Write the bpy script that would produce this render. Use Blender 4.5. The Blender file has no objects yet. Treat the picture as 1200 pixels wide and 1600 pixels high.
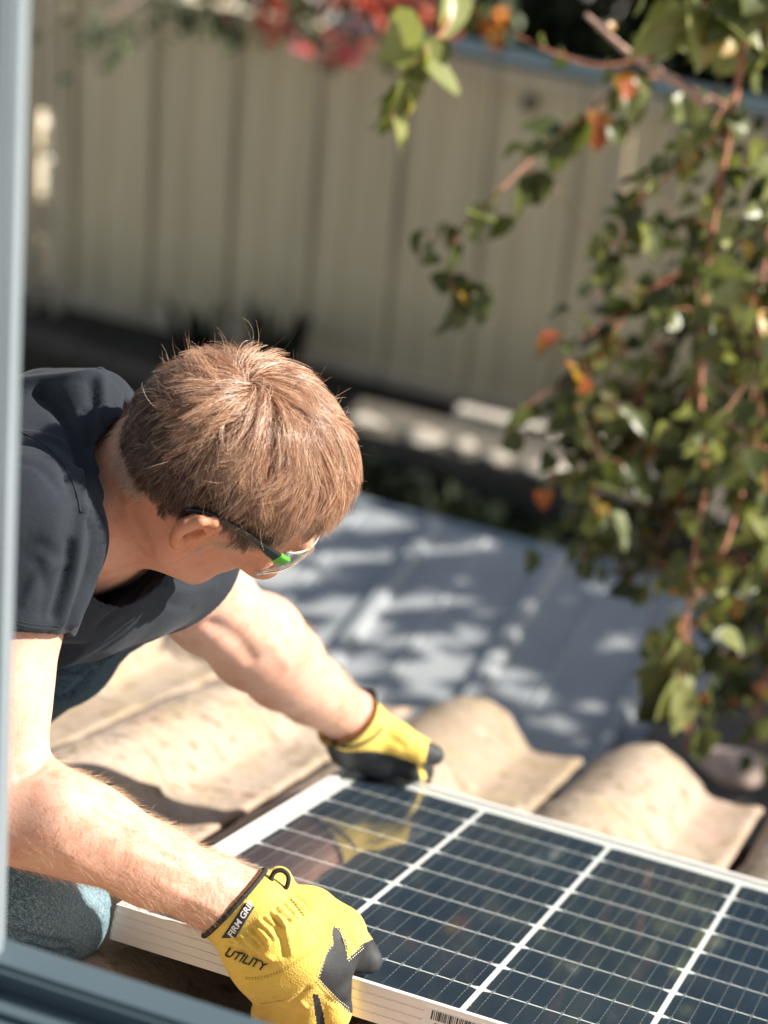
import bpy, math, random
import numpy as np
from mathutils import Vector, Matrix
from mathutils.bvhtree import BVHTree
rng = np.random.default_rng(7)
random.seed(7)
scene = bpy.context.scene
PI = math.pi
# ------------------------------------------------------------------ camera
YAW, PITCH, ROLL = 0.303522, 0.533859, 0.0936775
CAM = np.array([0.7114517, -2.2907039, 1.7964311]); FPX = 3706.01
def cam_axes():
    fw = np.array([-math.sin(YAW)*math.cos(PITCH), math.cos(YAW)*math.cos(PITCH), -math.sin(PITCH)])
    r = np.array([math.cos(YAW), math.sin(YAW), 0.0]); u = np.cross(r, fw)
    r2 = r*math.cos(ROLL)+u*math.sin(ROLL); u2 = np.cross(r2, fw)
    return r2, u2, fw
CR, CU, CF = cam_axes()
cd = bpy.data.cameras.new('camera'); cam = bpy.data.objects.new('camera', cd)
scene.collection.objects.link(cam); scene.camera = cam
cam.matrix_world = Matrix(((CR[0], CU[0], -CF[0], CAM[0]), (CR[1], CU[1], -CF[1], CAM[1]), (CR[2], CU[2], -CF[2], CAM[2]), (0, 0, 0, 1)))
cd.sensor_fit = 'VERTICAL'; cd.sensor_height = 36; cd.sensor_width = 27; cd.lens = FPX/1600*36
cd.clip_start = 0.05; cd.clip_end = 500
cd.dof.use_dof = True; cd.dof.focus_distance = 2.2; cd.dof.aperture_fstop = 3.6
# ------------------------------------------------------------------ light
SUN = np.array([1.18, 0.47, 0.87]); SUN /= np.linalg.norm(SUN)
w = bpy.data.worlds.new('World'); scene.world = w; w.use_nodes = True
nt = w.node_tree; bg = nt.nodes['Background']
sky = nt.nodes.new('ShaderNodeTexSky'); sky.sky_type = 'NISHITA'; sky.sun_disc = False
sky.sun_elevation = math.asin(SUN[2]); sky.sun_rotation = math.atan2(SUN[0], SUN[1])
hs = nt.nodes.new('ShaderNodeHueSaturation'); hs.inputs['Saturation'].default_value = 0.62
nt.links.new(sky.outputs[0], hs.inputs['Color']); nt.links.new(hs.outputs[0], bg.inputs[0]); bg.inputs[1].default_value = 0.070
sd = bpy.data.lights.new('sun', 'SUN'); sd.energy = 5.0; sd.angle = math.radians(0.5); sd.color = (1.0, 0.93, 0.83)
so = bpy.data.objects.new('sun', sd); scene.collection.objects.link(so)
so.rotation_euler = Vector(SUN).to_track_quat('Z', 'Y').to_euler(); so.location = (6, 3, 6)
vs = scene.view_settings; vs.view_transform = 'Standard'; vs.look = 'None'; vs.gamma = 1; vs.exposure = 1.06
scene.cycles.max_bounces = 8; scene.cycles.transparent_max_bounces = 16
scene.cycles.use_denoising = True
scene.cycles.sample_clamp_indirect = 6
# ------------------------------------------------------------------ helpers
def at(x, y, d):
    return CAM + d*(CF + CR*((x-600)/FPX) + CU*((800-y)/FPX))
def project(P):
    d = np.asarray(P) - CAM; z = d @ CF
    return np.stack([600+FPX*(d @ CR)/z, 800-FPX*(d @ CU)/z], -1)
T = 0.40906
EX = np.array([1.0, 0, 0]); EY = np.array([0, math.cos(T), -math.sin(T)]); EN = np.array([0, math.sin(T), math.cos(T)])
def rf(x, y, h):                    # roof frame (across, down the slope, up off the slope)
    x, y, h = np.asarray(x)[..., None], np.asarray(y)[..., None], np.asarray(h)[..., None]
    return x*EX + y*EY + h*EN
def on_roof(x, y, h):
    d = at(x, y, 1.0) - CAM; s = (h - EN @ CAM)/(EN @ d); return CAM + s*d
def empty(name, label=None, cat=None, loc=(0, 0, 0), group=None):
    o = bpy.data.objects.new(name, None); scene.collection.objects.link(o); o.location = loc
    o.empty_display_size = 0.1
    if label: o['label'] = label
    if cat: o['category'] = cat
    if group: o['group'] = group
    return o
def link(name, me, mat, parent=None, smooth=True):
    o = bpy.data.objects.new(name, me); scene.collection.objects.link(o)
    for m in (mat if isinstance(mat, (list, tuple)) else [mat]):
        if m is not None: me.materials.append(m)
    if smooth:
        me.polygons.foreach_set('use_smooth', [True]*len(me.polygons))
    if parent is not None:
        o.parent = parent
        o.matrix_parent_inverse = parent_inv(parent)
    return o
def parent_inv(p): return root_mat(p).inverted()
def root_mat(p):                    # world matrix of an object before the depsgraph runs (only translations are used)
    if p.parent is None: return Matrix.Translation(p.location)
    return root_mat(p.parent) @ p.matrix_parent_inverse @ Matrix.Translation(p.location)
def mesh(name, V, F):
    me = bpy.data.meshes.new(name)
    V = np.asarray(V, float)
    if isinstance(F, np.ndarray):
        n, k = F.shape
        me.vertices.add(len(V)); me.vertices.foreach_set('co', V.astype(np.float32).ravel())
        me.loops.add(n*k); me.loops.foreach_set('vertex_index', F.astype(np.int32).ravel())
        me.polygons.add(n); me.polygons.foreach_set('loop_start', (np.arange(n)*k).astype(np.int32))
        me.update(calc_edges=True)
    else:
        me.from_pydata(V.tolist(), [], F); me.update()
    return me
class MB:
    def __init__(s): s.v = []; s.f = []; s.m = []; s.n = 0
    def add(s, V, F, mi=0):
        V = np.asarray(V, float).reshape(-1, 3); s.v.append(V)
        s.f += [tuple(int(i)+s.n for i in f) for f in F]; s.m += [mi]*len(F); s.n += len(V)
    def box(s, c, a, b, d, mi=0):   # centre and three half-axis vectors
        c, a, b, d = map(np.asarray, (c, a, b, d))
        V = [c+i*a+j*b+k*d for k in (-1, 1) for j in (-1, 1) for i in (-1, 1)]
        F = [(0, 2, 3, 1), (4, 5, 7, 6), (0, 1, 5, 4), (2, 6, 7, 3), (0, 4, 6, 2), (1, 3, 7, 5)]
        if np.dot(np.cross(a, b), d) < 0: F = [f[::-1] for f in F]
        s.add(V, F, mi)
    def aab(s, x0, x1, y0, y1, z0, z1, mi=0):
        s.box(((x0+x1)/2, (y0+y1)/2, (z0+z1)/2), ((x1-x0)/2, 0, 0), (0, (y1-y0)/2, 0), (0, 0, (z1-z0)/2), mi)
    def rbox(s, x0, x1, y0, y1, h0, h1, mi=0):      # box in the roof frame
        s.box(rf((x0+x1)/2, (y0+y1)/2, (h0+h1)/2), EX*(x1-x0)/2, EY*(y1-y0)/2, EN*(h1-h0)/2, mi)
    def tube(s, pts, rad, n=8, mi=0, cap=True):
        pts = np.asarray(pts, float); m = len(pts); rad = np.broadcast_to(rad, (m,))
        tg = np.gradient(pts, axis=0); tg /= np.linalg.norm(tg, axis=1)[:, None]+1e-12
        up = np.array([0.31, 0.17, 0.93]); a = np.cross(tg[0], up); a /= np.linalg.norm(a)
        V = []
        for i in range(m):
            a = a - tg[i]*(a @ tg[i]); a /= np.linalg.norm(a); b = np.cross(tg[i], a)
            th = np.arange(n)*2*PI/n
            V.append(pts[i]+rad[i]*(np.cos(th)[:, None]*a+np.sin(th)[:, None]*b))
        F = [(i*n+j, i*n+(j+1) % n, (i+1)*n+(j+1) % n, (i+1)*n+j) for i in range(m-1) for j in range(n)]
        if cap: F += [tuple(range(n))[::-1], tuple((m-1)*n+j for j in range(n))]
        s.add(np.concatenate(V), F, mi)
    def build(s, name, mat, parent=None, smooth=False):
        me = mesh(name, np.concatenate(s.v), s.f); o = link(name, me, mat, parent, smooth)
        if any(s.m): me.polygons.foreach_set('material_index', s.m)
        return o
def bevel(o, wd, seg=2):
    md = o.modifiers.new('bevel', 'BEVEL'); md.width = wd; md.segments = seg; md.limit_method = 'ANGLE'; md.harden_normals = False
    return o
def catmull(P, n=12):
    P = np.asarray(P, float); Q = np.vstack([2*P[0]-P[1], P, 2*P[-1]-P[-2]]); out = []
    for i in range(1, len(Q)-2):
        t = np.linspace(0, 1, n, endpoint=False)[:, None]
        a, b, c, d = Q[i-1], Q[i], Q[i+1], Q[i+2]
        out.append(0.5*((2*b)+(c-a)*t+(2*a-5*b+4*c-d)*t**2+(3*b-a-3*c+d)*t**3))
    return np.vstack(out+[P[-1:]])
def tag(o, label, cat, group=None, kind=None):
    o['label'] = label; o['category'] = cat
    if group: o['group'] = group
    if kind: o['kind'] = kind
    return o
# ------------------------------------------------------------------ materials
class NM:
    def __init__(s, name):
        s.m = bpy.data.materials.new(name); s.m.use_nodes = True; s.t = s.m.node_tree
        s.b = s.t.nodes['Principled BSDF']; s.o = s.t.nodes['Material Output']
    def n(s, typ, **k):
        nd = s.t.nodes.new(typ)
        for a, v in k.items():
            if a.startswith('_'): setattr(nd, a[1:], v)
            elif a.startswith('i') and a[1:].isdigit(): s.set(nd.inputs[int(a[1:])], v)
            else: s.set(nd.inputs[a.replace('__', ' ')], v)
        return nd
    def set(s, sock, v):
        if isinstance(v, bpy.types.NodeSocket): s.t.links.new(v, sock)
        elif isinstance(v, bpy.types.Node): s.t.links.new(v.outputs[0], sock)
        else:
            if hasattr(sock.default_value, '__len__') and not isinstance(v, str) and len(v) == 3 and len(sock.default_value) == 4: v = (*v, 1)
            sock.default_value = v
    def coord(s, which='Object'): return s.n('ShaderNodeTexCoord').outputs[which]
    def noise(s, scale, detail=4, rough=.55, vec=None, dist=0, stretch=None):
        v = vec if vec is not None else s.coord()
        if stretch is not None: v = s.n('ShaderNodeMapping', Vector=v, Scale=stretch).outputs[0]
        return s.n('ShaderNodeTexNoise', Vector=v, Scale=scale, Detail=detail, Roughness=rough, Distortion=dist).outputs['Fac']
    def ramp(s, f, stops, interp='LINEAR'):
        r = s.n('ShaderNodeValToRGB', Fac=f); cr = r.color_ramp; cr.interpolation = interp
        while len(cr.elements) < len(stops): cr.elements.new(.5)
        for e, (p, c) in zip(cr.elements, stops):
            e.position = p; e.color = (*c, 1) if hasattr(c, '__len__') else (c, c, c, 1)
        return r.outputs[0]
    def mix(s, f, a, b, mode='MIX'):
        m = s.n('ShaderNodeMix', _data_type='RGBA', _blend_type=mode)
        s.set(m.inputs[0], f); s.set(m.inputs[6], a); s.set(m.inputs[7], b); return m.outputs[2]
    def math(s, op, a, b=0.0): return s.n('ShaderNodeMath', _operation=op, i0=a, i1=b).outputs[0]
    def bump(s, h, strength=.3, dist=.002, normal=None):
        b = s.n('ShaderNodeBump', Strength=strength, Distance=dist, Height=h)
        if normal is not None: s.set(b.inputs['Normal'], normal)
        s.set(s.b.inputs['Normal'], b.outputs[0]); return b.outputs[0]
    def p(s, **k):
        for a, v in k.items(): s.set(s.b.inputs[a.replace('__', ' ')], v)
        return s
def simple(name, col, rough=.6, metal=0, var=.12, nscale=8, bump=0, bdist=.001, bscale=60):
    m = NM(name); n = m.noise(nscale)
    c2 = tuple(min(1, c*(1+var)) for c in col); c1 = tuple(c*(1-var) for c in col)
    m.p(Base__Color=m.ramp(n, [(.3, c1), (.7, c2)]), Roughness=rough, Metallic=metal)
    if bump: m.bump(m.noise(bscale), bump, bdist)
    return m.m
# ================================================================== THE PLACE
GZ = -2.85
# ---- ground
def ground_mat():
    m = NM('garden_soil'); a = m.noise(1.2, 5); b = m.noise(30, 6)
    c = m.ramp(a, [(.35, (.022, .02, .016)), (.55, (.05, .043, .034)), (.75, (.085, .075, .06))])
    m.p(Base__Color=m.mix(m.ramp(b, [(.4, 0.0), (.8, .5)]), c, (.12, .10, .07)), Roughness=.95)
    m.bump(b, .8, .02); return m.m
def grid_mesh(name, x0, x1, y0, y1, nx, ny, zf, mat):
    xs = np.linspace(x0, x1, nx); ys = np.linspace(y0, y1, ny); X, Y = np.meshgrid(xs, ys, indexing='ij')
    V = np.stack([X, Y, zf(X, Y)], -1).reshape(-1, 3); i = np.arange(nx*ny).reshape(nx, ny)
    F = np.stack([i[:-1, :-1], i[1:, :-1], i[1:, 1:], i[:-1, 1:]], -1).reshape(-1, 4)
    return link(name, mesh(name, V, F), mat)
def wob(X, Y, s=1.0):
    return (np.sin(X*2.1*s+.7)*np.cos(Y*1.7*s+.3)+.5*np.sin(X*5.3*s+Y*3.1*s))*.5
g = grid_mesh('ground', -60, 60, -40, 90, 40, 40, lambda X, Y: GZ-.06+0*X, ground_mat()); g['kind'] = 'structure'
bed = grid_mesh('garden_ground', -6.5, 4, 3.2, 6.35, 180, 60, lambda X, Y: GZ-.03+.035*wob(X, Y, 1.6)+.02*wob(X*3, Y*3), ground_mat()); bed['kind'] = 'structure'
pv2 = grid_mesh('yard_paving', -6.5, 4, 2.2, 3.75, 20, 8, lambda X, Y: GZ+.015+0*X, simple('yard_concrete', (.62, .56, .46), .9, var=.15, bump=.3)); pv2['kind'] = 'structure'  # unseen pale strip, added to bounce sun onto the shaded fence
pav = grid_mesh('back_path', -14, 10, 6.3, 12.5, 20, 12, lambda X, Y: GZ-.02+0*X, simple('pale_concrete', (.55, .52, .46), .9, var=.2, bump=.3)); pav['kind'] = 'structure'

# ---- the fence: cream ribbed steel sheets in a frame
FY = 6.2; FT = -1.34
def fence_mat(col):
    m = NM('cream_steel'); n = m.noise(2.5, 4); d = m.noise(1.0, 5, stretch=(9, 9, .8))
    c = m.mix(m.ramp(d, [(.45, 0.0), (.8, .28)]), col, tuple(x*.55 for x in col))
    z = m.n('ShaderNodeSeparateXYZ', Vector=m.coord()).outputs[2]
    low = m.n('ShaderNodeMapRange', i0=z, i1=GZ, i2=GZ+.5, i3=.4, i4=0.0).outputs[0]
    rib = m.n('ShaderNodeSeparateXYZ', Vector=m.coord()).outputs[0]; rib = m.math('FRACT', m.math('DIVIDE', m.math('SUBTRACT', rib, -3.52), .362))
    rib_shade = m.ramp(rib, [(0, 0.0), (.0+.001, .6), (.03, .05), (.145, .05), (.165, 1.0), (.20, .25), (.26, 0.0), (.52, 0.0), (.55, .35), (.585, 0.0)])  # dark bands paint shade onto the sides of the ribs
    c = m.mix(m.math('MULTIPLY', rib_shade, m.ramp(d, [(.2, .7), (.7, 1.0)])), c, (.11, .11, .10))
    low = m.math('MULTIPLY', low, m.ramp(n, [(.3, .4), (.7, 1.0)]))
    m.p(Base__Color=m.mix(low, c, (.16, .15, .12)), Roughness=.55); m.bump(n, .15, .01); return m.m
fence = empty('garden_fence', 'cream ribbed steel garden fence in shade at the back of the yard', 'fence', (-1.5, FY, GZ))
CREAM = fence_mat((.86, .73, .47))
def fence_panel(x0, x1):
    """one sheet: trapezoid ribs, pitch .36 m, 26 mm deep, 1 mm thick"""
    prof = []; x = x0
    k = 0
    while x < x1-.02:
        prof += [(x, 0), (x+.012, -.034), (x+.052, -.034), (x+.064, 0), (x+.19, 0), (x+.196, -.014), (x+.214, -.014), (x+.22, 0)]
        x += .362
    prof = [q for q in prof if q[0] < x1-.01]+[(x1, 0)]
    V = []; F = []
    for (x, y) in prof:
        for z in (GZ+.05, GZ+.45, GZ+1.0, FT-.06): V.append((x+(z-GZ-.75)*.022, FY+y+.004*math.sin(x*9+z*4), z))
    n = len(prof)
    for i in range(n-1):
        for j in range(3): F.append((i*4+j, (i+1)*4+j, (i+1)*4+j+1, i*4+j+1))
    mb = MB(); mb.add(V, F); mb.add([(a, b+.003, c) for a, b, c in V], [f[::-1] for f in F])
    return mb.build('fence_panel', CREAM, fence)
px0 = -3.52
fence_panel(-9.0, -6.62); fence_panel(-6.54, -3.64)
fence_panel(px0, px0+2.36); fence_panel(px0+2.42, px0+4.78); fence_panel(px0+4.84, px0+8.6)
RAILM = fence_mat((.74, .63, .44))
mb = MB()
mb.aab(-9.0, -3.64, FY-.04, FY+.035, FT-.075, FT); mb.aab(px0, 6, FY-.04, FY+.035, FT-.075, FT)
bevel(mb.build('top_rail', RAILM, fence), .006)
mb = MB(); mb.aab(-9.0, -3.64, FY-.036, FY+.03, GZ+.02, GZ+.09); mb.aab(px0, 6, FY-.036, FY+.03, GZ+.02, GZ+.09)
bevel(mb.build('bottom_rail', RAILM, fence), .006)
for x in (-6.58, px0+2.39, px0+4.81):
    mb = MB(); mb.aab(x-.032, x+.032, FY-.033, FY+.028, GZ-.05, FT-.07); bevel(mb.build('fence_post', RAILM, fence), .005)
# the narrow opening beside the end post, crossed by three short rungs
for xa, xb in ((-3.66, -3.632), (-3.548, -3.515)):
    mb = MB(); mb.aab(xa, xb, FY-.037, FY+.032, GZ-.05, FT-.08); bevel(mb.build('gap_post', RAILM, fence), .004)
for z0, z1 in ((-1.95, -1.42), (-2.155, -2.125), (-2.52, -2.36), (-2.85, -2.74)):
    mb = MB(); mb.aab(-3.632, -3.548, FY-.01, FY+.01, z0, z1); mb.build('gap_rung', RAILM, fence)
mb = MB(); mb.aab(-3.80, -3.665, 6.30, 6.95, GZ-.05, -1.7)  # post added so that sunlight shows bright through the slit
tag(bevel(mb.build('boundary_post', simple('white_paint', (.78, .75, .66), .6)), .006), 'white post seen through the slit between the fence sheets at the left', 'post')
mb = MB()                                                     # blue-grey capping strip
mb.aab(-2.35, 6, FY-.055, FY+.11, FT+.003, FT+.022); bevel(mb.build('capping', simple('blue_grey_cap', (.045, .065, .075), .45), fence), .004)
for (x, z) in ((-2.735, FT-.12), (-1.50, FT-.13)):
    mb = MB(); th = np.linspace(0, 2*PI, 17)[:-1]
    mb.tube([(x, FY-.036, z), (x, FY-.052, z), (x, FY-.062, z)], [.032, .032, .02], 16); mb.build('cap_screw', simple('dark_cap', (.06, .06, .06), .5), fence, True)

# sunlit ledge, and pale stones standing in for sunlit patches of ground
LED = simple('worn_concrete', (.46, .42, .35), .85, var=.25, bump=.5, bdist=.004)
mb = MB(); rg = np.random.default_rng(3)
def slab(x0, x1, y0, y1, z1, sk):
    mb.box(((x0+x1)/2, (y0+y1)/2, (z1+GZ-.1)/2), ((x1-x0)/2, sk, 0), (-sk*.2, (y1-y0)/2, 0), (0, 0, (z1-GZ+.1)/2))
o = None
for i, (x0, x1) in enumerate([(-1.41, -1.02), (-1.0, -.55), (-.53, .1), (.12, .9)]):
    mb = MB(); mb.aab(x0, x1, 5.235+.015*(i % 2), 5.30, GZ+.30, -2.352+.006*(i % 3))
    q = bevel(mb.build('edging_block', LED), .012)
    tag(q, ['leftmost sunlit concrete edging block along the fence foot', 'second concrete edging block, partly behind the hanging leaves', 'third concrete edging block from the left along the fence foot', 'last concrete edging block at the right, hidden behind the leaves'][i], 'edging block', 'concrete edging blocks in front of the fence')
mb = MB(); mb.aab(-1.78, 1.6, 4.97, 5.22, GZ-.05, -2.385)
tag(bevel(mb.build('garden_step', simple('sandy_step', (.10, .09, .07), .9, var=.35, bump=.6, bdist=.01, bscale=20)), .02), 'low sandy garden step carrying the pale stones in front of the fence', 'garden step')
def stone(cx, cy, cz, r, fl, seed, mat):
    n1, n2 = 14, 10; V = []; rr = np.random.default_rng(seed); ph = rr.uniform(0, 6, 6)
    for j in range(n2+1):
        t_ = PI*j/n2
        for i in range(n1):
            a = 2*PI*i/n1; d = np.array([math.sin(t_)*math.cos(a), math.sin(t_)*math.sin(a), math.cos(t_)])
            k = 1+.14*math.sin(3*d[0]+ph[0])+.12*math.sin(4*d[1]+ph[1]+2*d[2])+.07*math.sin(7*d[0]+5*d[2]+ph[2])
            V.append((cx+d[0]*r*k*1.2, cy+d[1]*r*k, cz+d[2]*r*k*fl))
    F = [(j*n1+i, (j+1)*n1+i, (j+1)*n1+(i+1) % n1, j*n1+(i+1) % n1) for j in range(n2) for i in range(n1)]
    m_ = MB(); m_.add(V, F); return m_.build('stone', mat, None, True)
STN = simple('pale_stone', (.40, .36, .30), .85, var=.3, nscale=12, bump=.6, bdist=.01, bscale=25)
sl = ['pale round stone at the left of the row in front of the edging', 'larger pale stone beside the leftmost round one',
      'flat pale stone below the concrete edging', 'small pale stone right of the flat one', 'broad pale stone near the hanging leaves']
for i, (x, y, r) in enumerate([(-1.68, 5.03, .055), (-1.45, 5.02, .065), (-1.30, 5.03, .05), (-1.17, 5.0, .05), (-.98, 5.0, .08)]):
    tag(stone(x, y, -2.375, r*.9, .28, i, STN), sl[i], 'stone', 'pale stones along the bed')
DRK = simple('dark_timber', (.07, .06, .05), .85, var=.4, nscale=20, bump=.5, bdist=.006, bscale=30)
mb = MB(); mb.tube(catmull([(-4.6, 5.75, GZ+.08), (-3.6, 5.72, GZ+.09), (-2.75, 5.62, GZ+.08), (-2.45, 5.58, GZ+.06)]), .055, 12)
tag(mb.build('garden_log', DRK, None, True), 'dark log lying along the garden bed behind the man', 'log')

# ---- leaves --------------------------------------------------------------
def leaf_mat(name, stops, trans=.35, rough=.4, spec=.5, edge=None):
    m = NM(name); a = m.n('ShaderNodeAttribute', _attribute_name='tint', _attribute_type='GEOMETRY').outputs['Fac']
    n = m.noise(14, 3)
    f = m.math('ADD', a, m.math('MULTIPLY', m.math('SUBTRACT', n, .5), .25))
    c = m.ramp(f, stops)
    m.p(Base__Color=c, Roughness=rough, Specular__IOR__Level=spec)
    tr = m.n('ShaderNodeBsdfTranslucent', Color=m.mix(1.0, c, (1.25, 1.3, .7), 'MULTIPLY'))
    mx = m.n('ShaderNodeMixShader', Fac=trans); m.t.links.new(m.b.outputs[0], mx.inputs[1]); m.t.links.new(tr.outputs[0], mx.inputs[2])
    m.t.links.new(mx.outputs[0], m.o.inputs[0]); m.bump(m.noise(80, 2), .1, .001); return m.m
def leaf_template(kind='heart'):
    """midrib along +y, length 1, folded about the midrib and curled at the tip"""
    ts = np.array([0, .08, .25, .5, .75, .92, 1.0])
    if kind == 'heart': wd = np.array([.10, .34, .46, .40, .24, .08, 0.005])
    elif kind == 'oval': wd = np.array([.03, .16, .28, .32, .22, .09, .005])
    else: wd = np.array([.02, .05, .08, .09, .06, .03, .003])
    V = []
    for t_, w_ in zip(ts, wd):
        for s_ in (-1, -.5, 0, .5, 1):
            V.append((s_*w_, t_-(.08*abs(s_) if (kind == 'heart' and t_ < .1) else 0), abs(s_)*w_*.35-.22*t_*t_-.03*math.sin(t_*9+s_*2)*abs(s_)))
    F = []
    for i in range(len(ts)-1):
        for j in range(4): F.append((i*5+j, i*5+j+1, (i+1)*5+j+1, (i+1)*5+j))
    return np.array(V), np.array(F)
def leaf_mesh(name, P, D, N, S, kind, mat, parent, tint=None, seed=1):
    """P positions, D directions of the midrib, N rough normals, S lengths"""
    r = np.random.default_rng(seed); TV, TF = leaf_template(kind); n = len(P)
    D = D/np.linalg.norm(D, axis=1)[:, None]; X = np.cross(D, N); X /= np.linalg.norm(X, axis=1)[:, None]+1e-9; Z = np.cross(X, D)
    wv = r.uniform(.8, 1.2, n); cv = r.uniform(.2, 2.0, n)
    L = P[:, None, :]+S[:, None, None]*(TV[None, :, 0:1]*wv[:, None, None]*X[:, None]+TV[None, :, 1:2]*D[:, None]+TV[None, :, 2:3]*cv[:, None, None]*Z[:, None])
    F = (TF[None]+np.arange(n)[:, None, None]*len(TV)).reshape(-1, 4)
    me = mesh(name, L.reshape(-1, 3), F)
    tint = r.uniform(0, 1, n) if tint is None else tint
    at_ = me.attributes.new('tint', 'FLOAT', 'POINT'); at_.data.foreach_set('value', np.repeat(tint, len(TV)).astype(np.float32))
    return link(name, me, mat, parent)
def rand_dirs(n, r): v = r.normal(size=(n, 3)); return v/np.linalg.norm(v, axis=1)[:, None]
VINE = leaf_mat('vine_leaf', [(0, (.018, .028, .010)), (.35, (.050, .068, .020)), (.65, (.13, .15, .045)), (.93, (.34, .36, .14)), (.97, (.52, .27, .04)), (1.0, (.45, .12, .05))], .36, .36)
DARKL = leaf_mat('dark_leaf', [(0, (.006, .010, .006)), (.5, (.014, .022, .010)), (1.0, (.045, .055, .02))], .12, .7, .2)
STEM = simple('red_stem', (.42, .17, .10), .6, var=.35, nscale=30)
BARK = simple('pale_bark', (.30, .21, .17), .8, var=.35, nscale=30, bump=.4, bdist=.003)

def hanging_branch(name, label, pts, rad, leaves, size, seed, group, spread=.06, heart=.8, sub=(), parent=None, tintc=.5, cat='vine branch', drop=.7, sun_=.8, smat=None):
    """one hanging shoot: stem, side twigs, leaves facing the light"""
    r = np.random.default_rng(seed); root = empty(name, label, cat, tuple(pts[0]), group) if parent is None else parent
    c = catmull(pts, 10); mb = MB(); mb.tube(c, np.linspace(rad, rad*.35, len(c)), 7)
    P = []; n = leaves; src = c
    tw_pts = []
    for s_ in sub: 
        cc = catmull(s_, 8); mb.tube(cc, np.linspace(rad*.6, rad*.25, len(cc)), 6); src = np.vstack([src, cc])
    idx = r.integers(0, len(src), n); base = src[idx]
    off = rand_dirs(n, r)*np.abs(r.normal(0, spread, n))[:, None]
    P = base+off
    for i in range(0, n, 2):
        b = base[i]; m_ = (b+P[i])/2+np.array([0, 0, .01]); mb.tube([b, m_, P[i]], [rad*.22, rad*.18, .0012], 4, cap=False)
    D = off/np.linalg.norm(off, axis=1)[:, None]*.6+rand_dirs(n, r)*.45+np.array([0, 0, -drop])
    N = rand_dirs(n, r)*(.75 if sun_ < 1 else .35)+SUN*sun_+np.array([-.1, -.5, .3])
    S = size*r.uniform(.55, 1.25, n)
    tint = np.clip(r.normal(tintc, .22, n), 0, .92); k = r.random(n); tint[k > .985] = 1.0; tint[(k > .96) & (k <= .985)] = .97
    mb.build('stem', smat or STEM, root, True)
    leaf_mesh('foliage', P, D, N, S, 'heart' if heart > .5 else 'oval', VINE, root, tint, seed)
    return root
# ================================================================== HOUSE: tiled roof, wall, window
house = empty('house', 'house with sandy clay tile roof, seen from its grey framed window', 'house', (.3, -1.2, .3))
TP = .2885; X0 = -.138; EAVE = .80; HJ = -.097; HC = .052       # tile pitch, a joint line, eave, joint level, crest rise
def tile_prof(u):
    h = np.where(u < .66, np.sin(PI*np.clip((u+.03)/.69, 0, 1))**.85*HC, 0)
    v = np.clip((u-.60)/.40, 0, 1)
    return h - .006*np.sin(PI*v)+.012*np.clip((.10-u)/.10, 0, 1)*0+.004*v
def tile_mat():
    m = NM('clay_tile'); big = m.noise(3.2, 3); mid = m.noise(14, 5); fine = m.noise(150, 3); sp = m.noise(42, 2, .4)
    tint = m.n('ShaderNodeAttribute', _attribute_name='tint', _attribute_type='GEOMETRY').outputs['Fac']
    c = m.ramp(m.math('ADD', m.math('MULTIPLY', big, .75), m.math('MULTIPLY', tint, .25)),
               [(.33, (.34, .265, .20)), (.45, (.39, .315, .24)), (.56, (.43, .345, .275)), (.70, (.47, .32, .26))])
    c = m.mix(m.ramp(mid, [(.48, 0.0), (.66, .6)]), c, (.34, .27, .15))
    c = m.mix(m.ramp(sp, [(.60, 0.0), (.68, .7)]), c, (.15, .11, .06))
    c = m.mix(m.ramp(m.noise(24, 3), [(.62, 0.0), (.70, .4)]), c, (.56, .48, .36))
    c = m.mix(m.ramp(fine, [(.3, .35), (.55, 0.0)]), c, (.26, .19, .12))
    m.p(Base__Color=c, Roughness=.92, Specular__IOR__Level=.2)
    b1 = m.bump(fine, .6, .0022); m.bump(m.noise(26, 6, .65), .9, .008, b1); return m.m
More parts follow.
